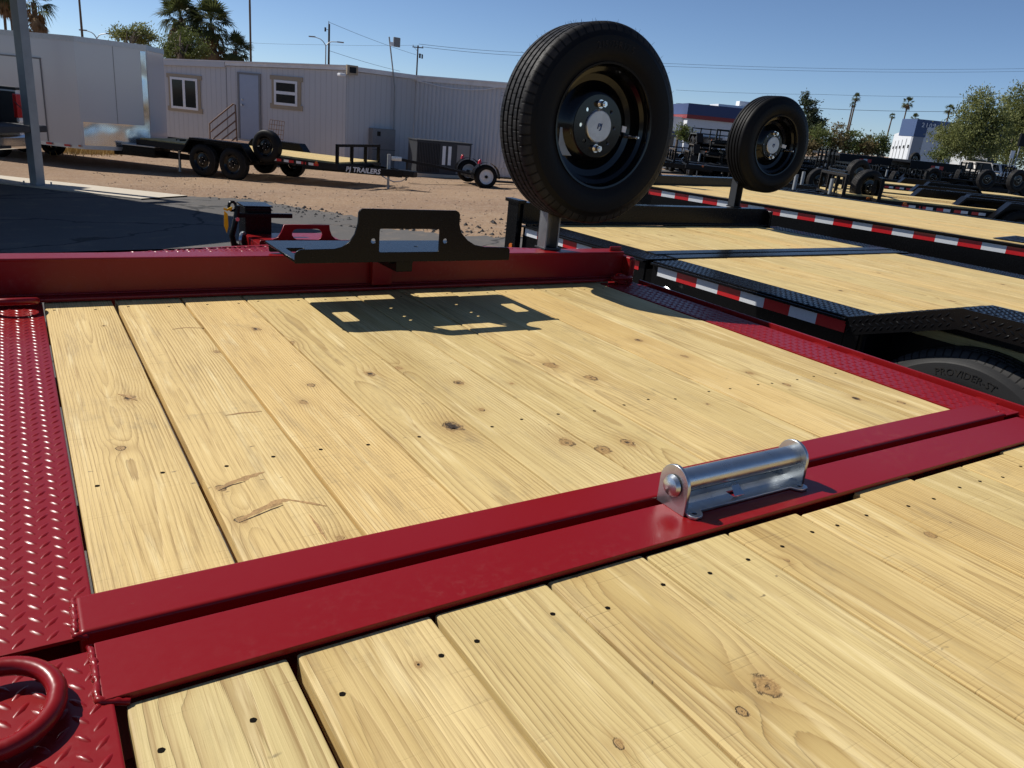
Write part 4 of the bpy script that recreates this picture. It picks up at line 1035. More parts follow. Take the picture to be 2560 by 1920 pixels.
# pipe stair railing
def rp_(x, y): return ond(x, y, 79)
ra = thing('stair_railing', 'rusty pipe hand railing sloping up to the pale blue door', 'railing', (0, 0, 0))
pts = [(525, 372), (524, 309), (583, 260), (588, 262), (594, 372)]
P = [rp_(*p) for p in pts]; P[0].z = zg(P[0].x, P[0].y); P[-1].z = zg(P[-1].x, P[-1].y)
MB().tube(P, .026, 8).build('rail_frame', RUST, ra, smooth=50)
for (a, b) in (((526, 330), (588, 280)), ((527, 352), (590, 301)), ((545, 357), (590, 322)), ((570, 360), (591, 343))): MB().tube([rp_(*a), rp_(*b)], .022, 8).build('rail_bar', RUST, ra, smooth=50)
st = thing('door_steps', 'low wooden landing below the pale blue door', 'steps', gnd(ond(618, 352, 79)), frame_rot(pA, pC))
zz = ond(600, 354, 79).z - st.location.z
for k in range(5): MB().box(-1.0, 1.1, -.6+.21*k, -.41+.21*k, zz-.04, zz).build('landing_board', RUST, st)
for x in (-.9, 1.0): MB().box(x-.05, x+.05, -.5, .4, -.03, zz-.041).build('landing_leg', BLACKM, st)
# wire panel leaning on the wall
wp = thing('wire_panel', 'rusty wire mesh panel leaning on the white wall under the smaller window', 'wire panel', (0, 0, 0))
c = [ond(675, 299, 83), ond(711, 304, 83), ond(703, 405, 84), ond(662, 400, 84)]
for k in range(7):
    t = k/6; MB().tube([c[0].lerp(c[1], t), c[3].lerp(c[2], t)], .009, 5).build('wire', RUST, wp)
for k in range(10):
    t = k/9; MB().tube([c[0].lerp(c[3], t), c[1].lerp(c[2], t)], .009, 5).build('wire', RUST, wp)

# white enclosed cargo trailer
p1 = Vector((1.45, 21.75)); dS = Vector((.728, -.685)); nS = Vector((.685, .728))
fpoly = [p1-dS*7.5, p1, p1+nS*1.25+dS*.95, p1+nS*2.6+dS*.5, p1+nS*2.6-dS*7.5]
en = thing('cargo_trailer', 'tall white enclosed cargo trailer with diamond plate nose guard', 'trailer', (p1.x, p1.y, zg(p1.x, p1.y)))
z0, z1 = .47, 2.93
def loc2(p): return (p.x-p1.x, p.y-p1.y)
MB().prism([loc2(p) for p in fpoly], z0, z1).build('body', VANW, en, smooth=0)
cen = sum((Vector(loc2(p)) for p in fpoly), Vector((0, 0)))/5
def grown(s): return [(cen.x+(x-cen.x)*s, cen.y+(y-cen.y)*s) for x, y in [loc2(p) for p in fpoly]]
MB().prism(grown(1.006), z1-.10, z1+.02).build('roof_trim', ALU, en); MB().prism(grown(1.005), z0-.03, z0+.06).build('bottom_rail', ALU, en)
def facepanel(name, a, b, t0, t1, zz0, zz1, off, mat, parent=en, bevel=0, th=.006):
    a = Vector(loc2(a)); b = Vector(loc2(b)); d = (b-a).normalized(); L = (b-a).length; n = Vector((d.y, -d.x))
    M = Matrix(((d.x, n.x, 0, a.x), (d.y, n.y, 0, a.y), (0, 0, 1, 0), (0, 0, 0, 1)))
    return MB().box(t0, t1, off, off+th, zz0, zz1, M).build(name, mat, parent, bevel=bevel), M, L
DPLATE = metal_mat('polished diamond plate', (0.62, 0.62, 0.60), 0.10, 0.04)
_n = [q for q in DPLATE.node_tree.nodes if q.type == 'BUMP'][0]; _n.inputs['Strength'].default_value = 1.0; _n.inputs['Distance'].default_value = 0.06
[q for q in DPLATE.node_tree.nodes if q.type == 'TEX_NOISE'][0].inputs['Scale'].default_value = 1.5
[q for q in DPLATE.node_tree.nodes if q.type == 'TEX_NOISE'][0].inputs['Detail'].default_value = 0.6
A1, A2, A3 = fpoly[1], fpoly[2], fpoly[3]; Lf = (A2-A1).length
o, M, L = facepanel('stone_guard', A1, A2, .02, Lf-.01, z0+.061, z0+.60, .002, DPLATE)
lm = MB()
lugs(lm, .03, Lf-.02, 0, .53, 0, M @ Matrix.Translation((0, .008, z0+.066)) @ Matrix.Rotation(rad(90), 4, 'X') @ Matrix.Scale(-1, 4, (0, 0, 1)), coarse=True, sc=1.6); lm.build('raised_lugs', DPLATE, o, kind='stuff', smooth=80)
facepanel('corner_guard', A1, A2, Lf-.13, Lf-.005, z0+.60, z1-.13, .002, DPLATE)
facepanel('corner_guard', A2, A3, .005, .05, z0+.62, z1-.13, .002, ALU)
facepanel('panel_seam', A1, A2, Lf*.52, Lf*.528, z0+.6, z1-.1, .001, GREYBOX, th=.002)
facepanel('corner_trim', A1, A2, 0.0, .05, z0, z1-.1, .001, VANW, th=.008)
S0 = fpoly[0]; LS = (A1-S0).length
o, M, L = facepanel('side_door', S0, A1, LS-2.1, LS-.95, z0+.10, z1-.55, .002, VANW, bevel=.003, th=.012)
for t0, t1, zz0, zz1 in ((LS-2.13, LS-.92, z1-.55, z1-.52), (LS-.945, LS-.925, z0+.06, z1-.55)): facepanel('door_trim', S0, A1, t0, t1, zz0, zz1, .003, GREYBOX, th=.02)
for t in (LS-3.0, LS-4.3): facepanel('panel_seam', S0, A1, t, t+.015, z0, z1-.1, .001, GREYBOX, th=.003)
for k in range(8): facepanel('tape_piece', S0, A1, LS-.48-.5*k, LS-.32-.5*k, z0-.005, z0+.045, .03, TAPER, th=.004)
facepanel('marker_lamp', S0, A1, LS-.09, LS-.03, z0+.02, z0+.06, .03, ORANGE, th=.01)
for t in (LS-2.6, LS-3.5):
    pc = S0 + dS*t; e = bpy.data.objects.new('wheel', None); COL.objects.link(e); e.parent = en
    for off in (.12, 2.15):
        e = bpy.data.objects.new('wheel', None); COL.objects.link(e); e.parent = en
        q = pc + nS*off; e.location = (*loc2(q), .36); e.rotation_euler = (0, 0, math.atan2(dS.y, dS.x) + (0 if off < 1 else math.pi))
        wheel_parts(e, R=.36, w=.22, rr=.21, hi=False, n=32, tyre_mat=TREADS)
tip = Vector(loc2(A2)); dN = (dS)
for s in (-.6, .6): MB().bar((*(tip-dN*.6+nS*s), z0-.06), (*(tip+dN*1.15), z0-.06), .06, .13).build('tongue_beam', BLACKM, en)
Mt = Matrix.Translation((*tip, 0)) @ Matrix.Rotation(math.atan2(dS.y, dS.x), 4, 'Z')
MB().box(-.25, .62, -.75, -.12, z0-.10, z0+.14, Mt).build('tongue_box', BLACK, en, bevel=.01); MB().box(-.27, .64, -.77, -.10, z0+.141, z0+.165, Mt).build('tongue_box_lid', ALU, en, bevel=.004)
MB().cyl(Mt @ Vector((.85, -.1, 0)), Mt @ Vector((.85, -.1, z0+.35)), .035, n=12).cyl(Mt @ Vector((.85, -.1, 0)), Mt @ Vector((.85, -.1, .02)), .09, n=12).build('jack_leg', ALU, en, smooth=40)
MB().bar(Mt @ Vector((.78, -.1, z0+.34)), Mt @ Vector((1.05, -.1, z0+.36)), .03, .04).build('jack_handle', BLACKM, en)
MB().box(.80, .90, -.16, -.14, z0+.18, z0+.30, Mt).build('paper_tag', YELLOW, en)

# equipment trailers
def make_equipment_trailer(label, group=None, deckz=.68, text=True):
    t = thing('equipment_trailer', label, 'trailer', group=group)
    fr = MB()
    for x in (-.95, .95): fr.box(x-.03, x+.03, -2.6, 3.1, deckz-.17, deckz-.035)
    fr.box(-.919, .919, 3.04, 3.1, deckz-.17, deckz-.035); fr.box(-.919, .919, -2.6, -2.54, deckz-.17, deckz-.035)
    for y in (-1.6, -.6, .4, 1.4, 2.3): fr.box(-.919, .919, y-.03, y+.03, deckz-.12, deckz-.04)
    fr.build('frame', BLACKM, t)
    me = plank_mesh(.155, 5.6, .034, .003)
    for k in range(11):
        o = link('plank', me, WOODF, t, loc=(-.90+.16+.164*(k-.5), -2.55, deckz))
        for j in range(4): o[KN[j]] = (0.0, -50.0, .001)
    for s in (-1, 1):
        pf = [(-1.02, .50), (-.72, .86), (.72, .86), (1.02, .50)]
        mb = MB()
        for (ya, za), (yb, zb) in zip(pf, pf[1:]):
            mb.quad((s*1.0, ya, za), (s*1.0, yb, zb), (s*1.27, yb, zb), (s*1.27, ya, za)); mb.quad((s*1.27, ya, za), (s*1.27, yb, zb), (s*1.27, yb, zb-.05), (s*1.27, ya, za-.05)); mb.quad((s*1.0, ya, za), (s*1.0, yb, zb), (s*1.0, yb, .45), (s*1.0, ya, .45))
        mb.add([(s*1.003, y, z) for y, z in pf] + [(s*1.003, -1.02, .45), (s*1.003, 1.02, .45)], [(0,1,2,3,5,4)])
        fo = mb.build('fender', BLACK, t)
        lugs(MB(), min(s*1.0, s*1.27), max(s*1.0, s*1.27), -.70, .70, .861, coarse=True, sc=2.0).build('raised_lugs', BLACK, fo, kind='stuff', smooth=80)
        for y in (-.43, .43):
            e = bpy.data.objects.new('wheel', None); COL.objects.link(e); e.parent = t; e.location = (s*1.24, y, .37); e.rotation_euler = (0, 0, rad(90 if s > 0 else -90))
            wheel_parts(e, R=.37, w=.21, rr=.205, hi=False, n=36, tyre_mat=TREADS)
    for y in (-.43, .43): MB().cyl((-1.05, y, .37), (1.05, y, .37), .04, n=10).box(-.98, -.92, y-.3, y+.3, .37, .46).box(.92, .98, y-.3, y+.3, .37, .46).build('axle', BLACKM, t)
    hr = MB()
    for x in (-.93, -.31, .31, .93): hr.box(x-.03, x+.03, 3.02, 3.08, deckz-.05, deckz+.33)
    hr.box(-.96, .96, 3.02, 3.08, deckz+.331, deckz+.39); hr.build('head_rail', BLACK, t)
    for s in (-1, 1): MB().bar((s*.97, 2.2, deckz-.15), (s*.08, 4.25, deckz-.15), .06, .16).build('tongue_beam', BLACK, t)
    MB().box(-.10, .10, 4.12, 4.55, deckz-.2, deckz-.06).build('coupler', BLACKM, t, bevel=.02)
    MB().cyl((0, 3.85, -.0), (0, 3.85, deckz), .03, n=12).box(-.1, .1, 3.75, 3.95, 0, .015).cyl((0, 3.85, deckz-.25), (0, 3.85, deckz+.25), .042, n=12).build('jack_leg', STEELG, t, smooth=40)
    ch = [(.05, 4.4, deckz-.2), (.0, 4.2, deckz-.32), (0, 4.0, deckz-.36), (.02, 3.8, deckz-.3), (.05, 3.6, deckz-.2)]
    MB().tube(ch, .014, 5).build('safety_chain', GALV, t)
    for s in (-1, 1):
        for k in range(5):
            y = 2.05-.42*k if False else 1.15+.33*k
            for j, m_ in ((0, TAPER), (1, TAPEW)):
                MB().box(min(s*.981, s*.984), max(s*.981, s*.984), y-.13*j-.0, y-.13*j+.13, deckz-.13, deckz-.075).build('tape_piece', m_, t)
        MB().cyl((s*.98, 2.55, deckz-.06), (s*1.0, 2.55, deckz-.06), .035, n=12).build('marker_lamp', ORANGE, t, smooth=40)
    if text:
        for s in (1, -1):
            me = text_mesh('PJ TRAILERS', .15, .002, .15, 1.0, .004)
            a = Vector((s*.97, 2.2, 0)); b = Vector((s*.08, 4.25, 0)); d = (b-a).normalized()
            ang = math.atan2(d.y, d.x)
            me.transform(Matrix.Rotation(rad(90), 4, 'X'))
            if s > 0: me.transform(Matrix.Rotation(ang, 4, 'Z'))
            else: me.transform(Matrix.Rotation(ang+math.pi, 4, 'Z'))
            c = a.lerp(b, .60); n = Vector((d.y, -d.x, 0))*(1 if s > 0 else -1)
            if n.x*s < 0: n = -n
            me.transform(Matrix.Translation((c.x+n.x*.034, c.y+n.y*.034, deckz-.15)))
            link('lettering', me, WHITE, t)
    return t
eq = make_equipment_trailer('black tandem equipment trailer lettered PJ TRAILERS on the dirt before the white building', None)
fD = Vector((.62, -.785)); C0 = (4.98, 20.1)
eq.location = gnd(C0); eq.location.z += .0; eq.rotation_euler = (0, 0, math.atan2(-fD.x, fD.y))
q = ond(661, 366, 109)
sp = thing('spare_wheel', 'black spare wheel mounted ahead of the tandem fender before the white building', 'wheel', q, rad(-52))
wheel_parts(sp, R=.36, w=.21, rr=.205, hi=False, n=40, tyre_mat=TREADS)
qe = eq.matrix_basis.inverted() @ q
MB().bar((qe.x*.8, qe.y-.1, .45), (qe.x, qe.y-.15, qe.z), .06, .06).build('spare_post', BLACKM, eq)

# tow dolly
g = gnd((10.52, 18.5)); ax = Vector((.23, .97))
td = thing('tow_dolly', 'small black tow dolly with white spoke wheels and red lamps', 'tow dolly', g, math.atan2(ax.y, ax.x)-math.pi/2)   # local y along the axle, local -x to the coupler
SPOKE = plain('white wheel paint', (0.62, 0.62, 0.62), 0.35)
for s in (-1, 1):
    e = bpy.data.objects.new('wheel', None); COL.objects.link(e); e.parent = td; e.location = (0, s*.95, .30); e.rotation_euler = (0, 0, 0 if s < 0 else math.pi)
    wheel_parts(e, R=.30, w=.19, rr=.175, hi=False, n=40, rim_mat=SPOKE, tyre_mat=TREADS)
    pf = [(.36*math.cos(rad(a)), .30+.36*math.sin(rad(a))) for a in range(-5, 186, 19)]
    mb = MB()
    for (xa, za), (xb, zb) in zip(pf, pf[1:]): mb.quad((xa, s*.74, za), (xb, s*.74, zb), (xb, s*.98, zb), (xa, s*.98, za))
    mb.build('mudguard', BLACK, td, smooth=40)
    MB().lathe([(.0001, 0), (.055, .0), (.05, .05), (.03, .1), (.0001, .12)], 16, Matrix.Translation((-.18, s*.86, .61)) @ Matrix.Rotation(rad(90), 4, 'X')).build('tail_lamp', REDLENS, td, smooth=60)
    MB().box(.2, 1.2, s*.70-.12, s*.70+.12, .17, .21).build('wheel_ramp', BLACKM, td)
MB().cyl((0, -.9, .30), (0, .9, .30), .035, n=10).box(-.25, .3, -.7, .7, .2, .29).build('axle_deck', BLACKM, td)
MB().bar((-.2, 0, .30), (-2.1, 0, .52), .07, .07).bar((-.2, -.5, .30), (-1.0, 0, .40), .05, .05).bar((-.2, .5, .30), (-1.0, 0, .40), .05, .05).build('drawbar', BLACKM, td)
MB().box(-2.3, -2.05, -.06, .06, .48, .58).build('coupler', GALV, td, bevel=.015)
MB().cyl((-1.9, 0, 0), (-1.9, 0, .5), .025, n=8).build('drawbar_leg', BLACKM, td)

# canopy with its post
cn = thing('canopy', 'tall galvanised steel post carrying a flat canopy roof beside the pickup', 'canopy', (.33, 16.57, zg(.33, 16.57)))
pz = zg(.33, 16.57)
po = MB().box(-.085, .085, -.085, .085, .012, 3.62, Matrix.Rotation(rad(38), 4, 'Z')).build('post', STEELG, cn, bevel=.006)
MB().box(-.19, .19, -.19, .19, .0, .013, Matrix.Translation((0, 0, .035)) @ Matrix.Rotation(rad(38), 4, 'Z')).build('base_plate', STEELG, po)
for sx, sy in ((-1, -1), (1, -1), (1, 1), (-1, 1)): MB().cyl(Matrix.Rotation(rad(38), 4, 'Z') @ Vector((sx*.15, sy*.15, .04)), Matrix.Rotation(rad(38), 4, 'Z') @ Vector((sx*.15, sy*.15, .10)), .014, n=6).build('anchor_bolt', STEELG, po)
h = 3.62; tipg = Vector((3.62, 9.86)); rc = tipg + Vector((-.575, .79))*h - Vector((.33, 16.57)); ur = Vector((-.433, .901)); wr = Vector((-.901, -.433))
q0 = rc; q1 = rc + ur*13; q2 = q1 + wr*8; q3 = rc + wr*8
rp2 = MB(); n = 20
rp2.prism([tuple(q0), tuple(q1), tuple(q2), tuple(q3)], h+.01, h+.09); rp2.build('roof', STEELG, cn)
MB().bar((0, 0, h-.1), (*(rc+ur*4.1+wr*2), h-.1), .12, .2).build('roof_beam', STEELG, cn)
for q in (q3-wr*.3+ur*.4, q2+ur*-.4-wr*.3):
    zz = zg(q.x+.33, q.y+16.57)-pz; MB().box(q.x-.085, q.x+.085, q.y-.085, q.y+.085, zz, h).build('post', STEELG, cn)

# pickup with open tailgate
pk = gnd((-.25, 16.45)); rD = Vector((.83, -.56)).normalized()
pu = thing('pickup_truck', 'white pickup truck with its dark tailgate lowered behind the steel post', 'pickup', pk, math.atan2(rD.y, rD.x))   # local +x to the rear
bz = ond(50, 318, 146).z - pk.z            # bed floor / tailgate height
tz = ond(50, 230, 150).z - pk.z
bd = MB()
for s in (-1, 1): bd.box(-2.0, -.12, s*.95-.05, s*.95+.05, bz-.28, tz)
bd.box(-2.0, -.12, -.9, .9, bz-.12, bz-.02); bd.box(-2.0, -1.9, -.9, .9, bz-.02, tz)
bd.build('bed', CARW, pu, bevel=.02)
for s in (-1, 1): MB().box(-2.0, -.1, s*.95-.07, s*.95+.07, tz+.001, tz+.05).build('bed_cap', CARGREY, pu, bevel=.015)
MB().box(-1.9, -.13, -.899, .899, bz-.019, bz+.01).box(-1.9, -.13, .86, .899, bz, tz-.03).box(-1.9, -.13, -.899, -.86, bz, tz-.03).build('bed_liner', CARGREY, pu)
MB().box(-.09, .46, -.80, .80, bz-.10, bz+.015).build('tailgate', CARGREY, pu, bevel=.02)
for s in (-1, 1):
    MB().box(-.16, -.085, s*.93-.085, s*.93+.085, bz+.1, tz-.06).build('tail_light', REDLENS, pu, bevel=.02)
    MB().tube([(-.12, s*.84, bz+.38), (.28, s*.82, bz+.01)], .008, 5).build('tailgate_cable', CARGREY, pu)
    MB().box(-.16, -.084, s*.93-.06, s*.93+.06, bz+.03, bz+.099).build('reverse_light', WHITE, pu, bevel=.01)
MB().box(-.12, .08, -.92, .92, bz-.42, bz-.18).build('bumper', CHROME, pu, bevel=.05, seg=3); MB().box(-.02, .09, -.3, .3, bz-.40, bz-.35).build('plate_recess', CARGREY, pu)
MB().cyl((-.9, -.55, bz-.42), (-.1, -.58, bz-.46), .045, n=14).build('exhaust', RUST, pu, smooth=40)
MB().box(-3.9, -2.02, -.93, .93, bz-.25, tz+.02).build('cab_body', CARW, pu, bevel=.06, seg=3); MB().box(-3.6, -2.15, -.80, .80, tz+.03, tz+.52).build('cab_roof', CARW, pu, bevel=.12, seg=3); MB().box(-5.1, -3.92, -.92, .92, bz-.25, tz-.12).build('hood', CARW, pu, bevel=.08, seg=3)
for s in (-1, 1): MB().box(-3.4, -2.3, s*.80-.012, s*.80+.012, tz+.12, tz+.44).build('cab_window', GLASS, pu)
for x in (-1.05, -4.4):
    for s in (-1, 1):
        e = bpy.data.objects.new('wheel', None); COL.objects.link(e); e.parent = pu; e.location = (x, s*.97, .38); e.rotation_euler = (0, 0, 0 if s < 0 else math.pi)
        wheel_parts(e, R=.38, w=.25, rr=.22, hi=False, n=36, rim_mat=ALU, tyre_mat=TREADS)
    MB().cyl((x, -.8, .38), (x, .8, .38), .05, n=8).build('axle', BLACKM, pu)
MB().box(-4.9, -.3, -.5, -.4, bz-.40, bz-.26).box(-4.9, -.3, .4, .5, bz-.40, bz-.26).build('chassis', BLACKM, pu)

# ================================================================== background right: rows of trailers
def place_by_wheel(px, py, ppm, yaw, local):
    w = ond(px, py, ppm); c, s = math.cos(yaw), math.sin(yaw)
    x = w.x - (local[0]*c - local[1]*s); y = w.y - (local[0]*s + local[1]*c)
    return Vector((x, y, zg(x, y)))
yw = rad(48)
dup_all = dup
def dup(root, loc, rotz, label, group=None):
    c = dup_all(root, loc, rotz, label, group)
    for ch in list(c.children):
        if ch.name.startswith(('lettering', 'spare_post')): bpy.data.objects.remove(ch)
    return c
dup(eq, place_by_wheel(2404, 497, 106, yw, (-1.24, .43)), yw, 'black trailer with tandem fenders just past the taped flatbed, pine deck showing')
dup(eq, place_by_wheel(2345, 474, 80, rad(50), (-1.24, .43)), rad(50), 'second black fendered trailer past the taped flatbed, behind the nearer one')
dup(eq, place_by_wheel(2560, 540, 128, rad(46), (-1.24, .43)), rad(46), 'black fender cut by the picture edge beyond the taped flatbed')
dup(eq, place_by_wheel(2075, 486, 112, rad(52), (0, 3.05)), rad(52), 'black trailer with low head rail and chain beside a big upright tyre')
rows = [(1870, 462, 55), (1990, 470, 48), (2115, 478, 58), (2480, 500, 50), (1865, 428, 62), (1950, 434, 50), (2040, 443, 44), (2130, 452, 55), (2215, 459, 47), (2300, 466, 60), (2385, 474, 46), (2470, 483, 54), (2550, 492, 47),
        (1730, 432, 150), (1800, 440, 150)]
# a bare variant without planks and with its ramp gate folded up
def bare_copy(loc, rz, label, group, gate):
    r = eq.copy(); COL.objects.link(r); r.location = loc; r.rotation_euler = (0, 0, rz); r['label'] = label; r['group'] = group
    for ch in eq.children:
        if not ch.name.startswith(('plank', 'tape_piece', 'lettering', 'spare_post')): copy_tree(ch, r)
    o = link('chequer_floor', FLOORB, BLACKM, r); o = link('ramp_gate', GATE if gate else GATELOW, BLACK, r)
    return r
FLOORB = MB().box(-.91, .91, -2.5, 3.0, .56, .615).mesh('chequer_floor')
def gate_mesh(h):
    g = MB()
    for x in (-.85, -.45, 0, .45, .85): g.box(x-.025, x+.025, -2.68, -2.62, .62, .62+h)
    for k in range(int(h/.22)+1): g.box(-.875, .875, -2.69, -2.681, .62+.22*k, .67+.22*k)
    return g.mesh('ramp_gate')
GATE = gate_mesh(.95); GATELOW = gate_mesh(.5)
rows2 = [(1740, 436, 52), (1775, 428, 60), (1905, 431, 49), (1985, 428, 53), (2005, 446, 58), (2085, 436, 47), (2090, 458, 52), (2170, 444, 56), (2190, 470, 48), (2255, 452, 54), (2262, 482, 57), (2340, 458, 46), (2342, 492, 52), (2425, 468, 55), (2430, 500, 49), (2505, 476, 53), (2530, 510, 47), (1840, 446, 140), (2560, 470, 58), (1930, 478, 50)]
for k, (x, y, a) in enumerate(rows + rows2):
    bare_copy(ong(x, y), rad(a), 'black trailer with a tall upright ramp gate among the packed trailer rows' if k % 5 == 0 else 'black trailer with a low ramp gate among the packed trailer rows', 'tall gated trailers in the rows' if k % 5 == 0 else 'low gated trailers in the rows', k % 5 == 0)
# trailers nested on top of each other left of the second spare wheel
for k in range(3):
    g = ong(1790, 446); bare_copy(g + Vector((.3*k, .3*k, .45*k)), rad(140+3*k), 'black trailer in a nested stack before the blue and red striped building', 'nested black trailers', False)
# spare wheels standing up among them
first = thing('spare_wheel', 'big black tyre standing upright just past the taped flatbed deck', 'wheel', (0, 0, 0), rad(-14))
wheel_parts(first, R=.385, hi=False, n=56, tyre_mat=TREADS)
p = ond(2176, 472, 117); first.location = p
MB().box(-.04, .04, .22, .28, -p.z+zg(p.x, p.y), .05).build('mount_post', BLACKM, first)
for x, y, m_, a in ((2152, 436, 92, -10), (2335, 444, 60, -20), (2400, 446, 55, 20), (2470, 449, 62, -25), (2548, 452, 70, -15), (2085, 440, 66, -30), (1957, 436, 60, 10), (2050, 452, 78, -25), (2240, 452, 60, 15), (2290, 398, 42, -10), (2280, 446, 52, 25), (1880, 438, 60, -20)):
    q = ond(x, y, m_); c = copy_tree(first); c.location = q; c.rotation_euler = (0, 0, rad(a)); c['label'] = 'black spare wheel standing among the packed rows of black trailers'; c['group'] = 'spare wheels in the rows'
# tall deckover trailers with red and white plates
dk = thing('deckover_trailer', 'tall black deckover trailer with a red and white plate before the 2109 building', 'trailer', ong(2268, 470), rad(-38), 'tall deckover trailers')
MB().box(-1.3, 1.3, -3, 3, 1.30, 1.42).box(-.5, -.4, -3, 3, .95, 1.299).box(.4, .5, -3, 3, .95, 1.299).build('deck_frame', BLACKM, dk)
for y in (-.9, .1):
    for s in (-1, 1):
        e = bpy.data.objects.new('wheel', None); COL.objects.link(e); e.parent = dk; e.location = (s*1.1, y, .40); e.rotation_euler = (0, 0, rad(90*s)); wheel_parts(e, R=.40, hi=False, n=28, tyre_mat=TREADS)
    MB().cyl((-1.1, y, .4), (1.1, y, .4), .06, n=8).build('axle', BLACKM, dk); MB().box(-.49, -.41, y-.1, y+.1, .4, .95).box(.41, .49, y-.1, y+.1, .4, .95).build('spring_hanger', BLACKM, dk)
MB().box(-1.28, 1.28, -3.03, -3.001, 1.05, 1.32).build('rear_bumper', BLACKM, dk)
for x, mt in ((-.30, TAPER), (-.1, TAPEW), (.1, TAPER)): MB().box(x, x+.19, -3.036, -3.031, 1.10, 1.26).build('tape_piece', mt, dk)
for s in (-.9, .9): MB().box(s-.06, s+.06, 2.3, 2.42, 0, 1.3).build('landing_leg', BLACKM, dk)
dup(dk, ong(2110, 452), rad(-40), 'tall black deckover trailer with a red and white plate before the far bushes', 'tall deckover trailers')

# distant cars
def car(name, label, cat, loc, rz, paint_, pickup=True, sticker=False):
    t = thing(name, label, cat, loc, rz)          # local -y is the front
    prof = [(-2.6, .45), (-2.68, .62), (-2.62, .95), (-1.3, 1.08), (2.6, 1.08), (2.68, .6), (2.6, .45)]
    Mx = Matrix(((0, 0, 1, 0), (1, 0, 0, 0), (0, 1, 0, 0), (0, 0, 0, 1)))
    MB().prism(prof, -.96, .96, Mx).build('body', paint_, t, bevel=.09, seg=3)
    top = [(-1.35, 1.07), (-.62, 1.78), (.55 if pickup else 2.0, 1.80), (.85 if pickup else 2.55, 1.07)]
    MB().prism(top, -.80, .80, Mx).build('cabin', paint_, t, bevel=.08, seg=3)
    d = Vector((0, .73, .71)).normalized()
    w = [(-.70, -1.315, 1.13), (.70, -1.315, 1.13), (.62, -.70, 1.72), (-.62, -.70, 1.72)]
    n = Vector((0, -.71, .73))*.012
    MB().quad(*[Vector(v)+n for v in w]).build('windscreen', GLASS, t)
    if sticker: MB().quad(*[Vector(v)+n*2 for v in ((-.45, -1.05, 1.385), (.3, -1.05, 1.385), (.3, -.9, 1.53), (-.45, -.9, 1.53))]).build('windscreen_price', YELLOW, t)
    for s in (-1, 1):
        MB().prism([(-1.0, 1.12), (-.62, 1.68), (.40, 1.68), (.55, 1.12)], s*.803, s*.81, Mx).build('side_window', GLASS, t)
        MB().box(s*.72-.15, s*.72+.15, -2.70, -2.6, .72, .90).build('headlight', CHROME, t, bevel=.03)
        for y in (-1.65, 1.65):
            e = bpy.data.objects.new('wheel', None); COL.objects.link(e); e.parent = t; e.location = (s*.95, y, .37); e.rotation_euler = (0, 0, rad(90*s)); wheel_parts(e, R=.37, w=.22, rr=.2, hi=False, n=24, rim_mat=ALU, tyre_mat=TREADS)
    MB().box(-.5, .5, -2.70, -2.64, .66, .92).build('grille', BLACKM, t); MB().box(-.94, .94, -2.76, -2.62, .42, .62).build('bumper', CHROME, t, bevel=.04)
    return t
car('parked_car', 'beige car facing the trailers under the feathery green tree', 'car', ong(2437, 455), rad(-42), CARB, False)
car('parked_pickup', 'white pickup with yellow price on its windscreen beside the beige car', 'pickup', ong(2497, 458), rad(-36), CARW, True, True)
bt = thing('box_truck', 'small white box truck behind the beige car', 'truck', ong(2405, 446), rad(-50))
MB().box(-1.1, 1.1, -2.2, 2.4, .8, 2.7).build('cargo_box', CARW, bt, bevel=.03); MB().box(-1.0, 1.0, -4.0, -2.25, .6, 2.2).build('cab', CARW, bt, bevel=.15, seg=3); MB().box(-.85, .85, -4.02, -3.9, 1.4, 2.0).build('windscreen', GLASS, bt)
for k in range(5): MB().box(1.101, 1.13, -2.0, 2.2, 1.0+.33*k, 1.2+.33*k).build('side_slat', DKBOX, bt)
for s in (-1, 1):
    for y in (-3.2, 1.4):
        e = bpy.data.objects.new('wheel', None); COL.objects.link(e); e.parent = bt; e.location = (s*.95, y, .42); e.rotation_euler = (0, 0, rad(90*s)); wheel_parts(e, R=.42, w=.24, rr=.22, hi=False, n=24, tyre_mat=TREADS)
for y in (-3.2, 1.4): MB().box(-.9, .9, y-.08, y+.08, .34, .82).build('axle', BLACKM, bt)
for (x, yb, yt, m_, lab) in ((2541, 424, 366, 28, 'black pedestrian signal on a leaning grey pole beside the white pickup'),):
    g = ong(2532, 470); b_ = ond(2534, 420, 28); t_ = ond(2546, 366, 28)
    sg = thing('street_signal', lab, 'signal', gnd(b_))
    MB().cyl((0, 0, 0), (0, 0, t_.z-sg.location.z+.2), .06, n=10).build('signal_pole', STEELG, sg, smooth=40)
    MB().box(-.25, .25, -.2, .1, t_.z-sg.location.z, t_.z-sg.location.z+1.1, Matrix.Rotation(rad(-35), 4, 'Z')).build('signal_head', BLACKM, sg, bevel=.02)
for x, lab in ((2524, 'white topped delineator post beside the signal pole'), (2530, 'bare grey steel post beside the white topped delineator')):
    b_ = ond(x, 405, 28); sg = thing('sign_post', lab, 'post', gnd(b_)); H = ond(x, 376, 28).z - sg.location.z
    MB().cyl((0, 0, 0), (0, 0, H), .05, n=8).build('post_shaft', STEELG, sg, smooth=40)
    if x == 2524: MB().box(-.16, .16, -.075, -.052, H-.65, H, Matrix.Rotation(rad(-38), 4, 'Z')).build('sign_blade', WHITE, sg)

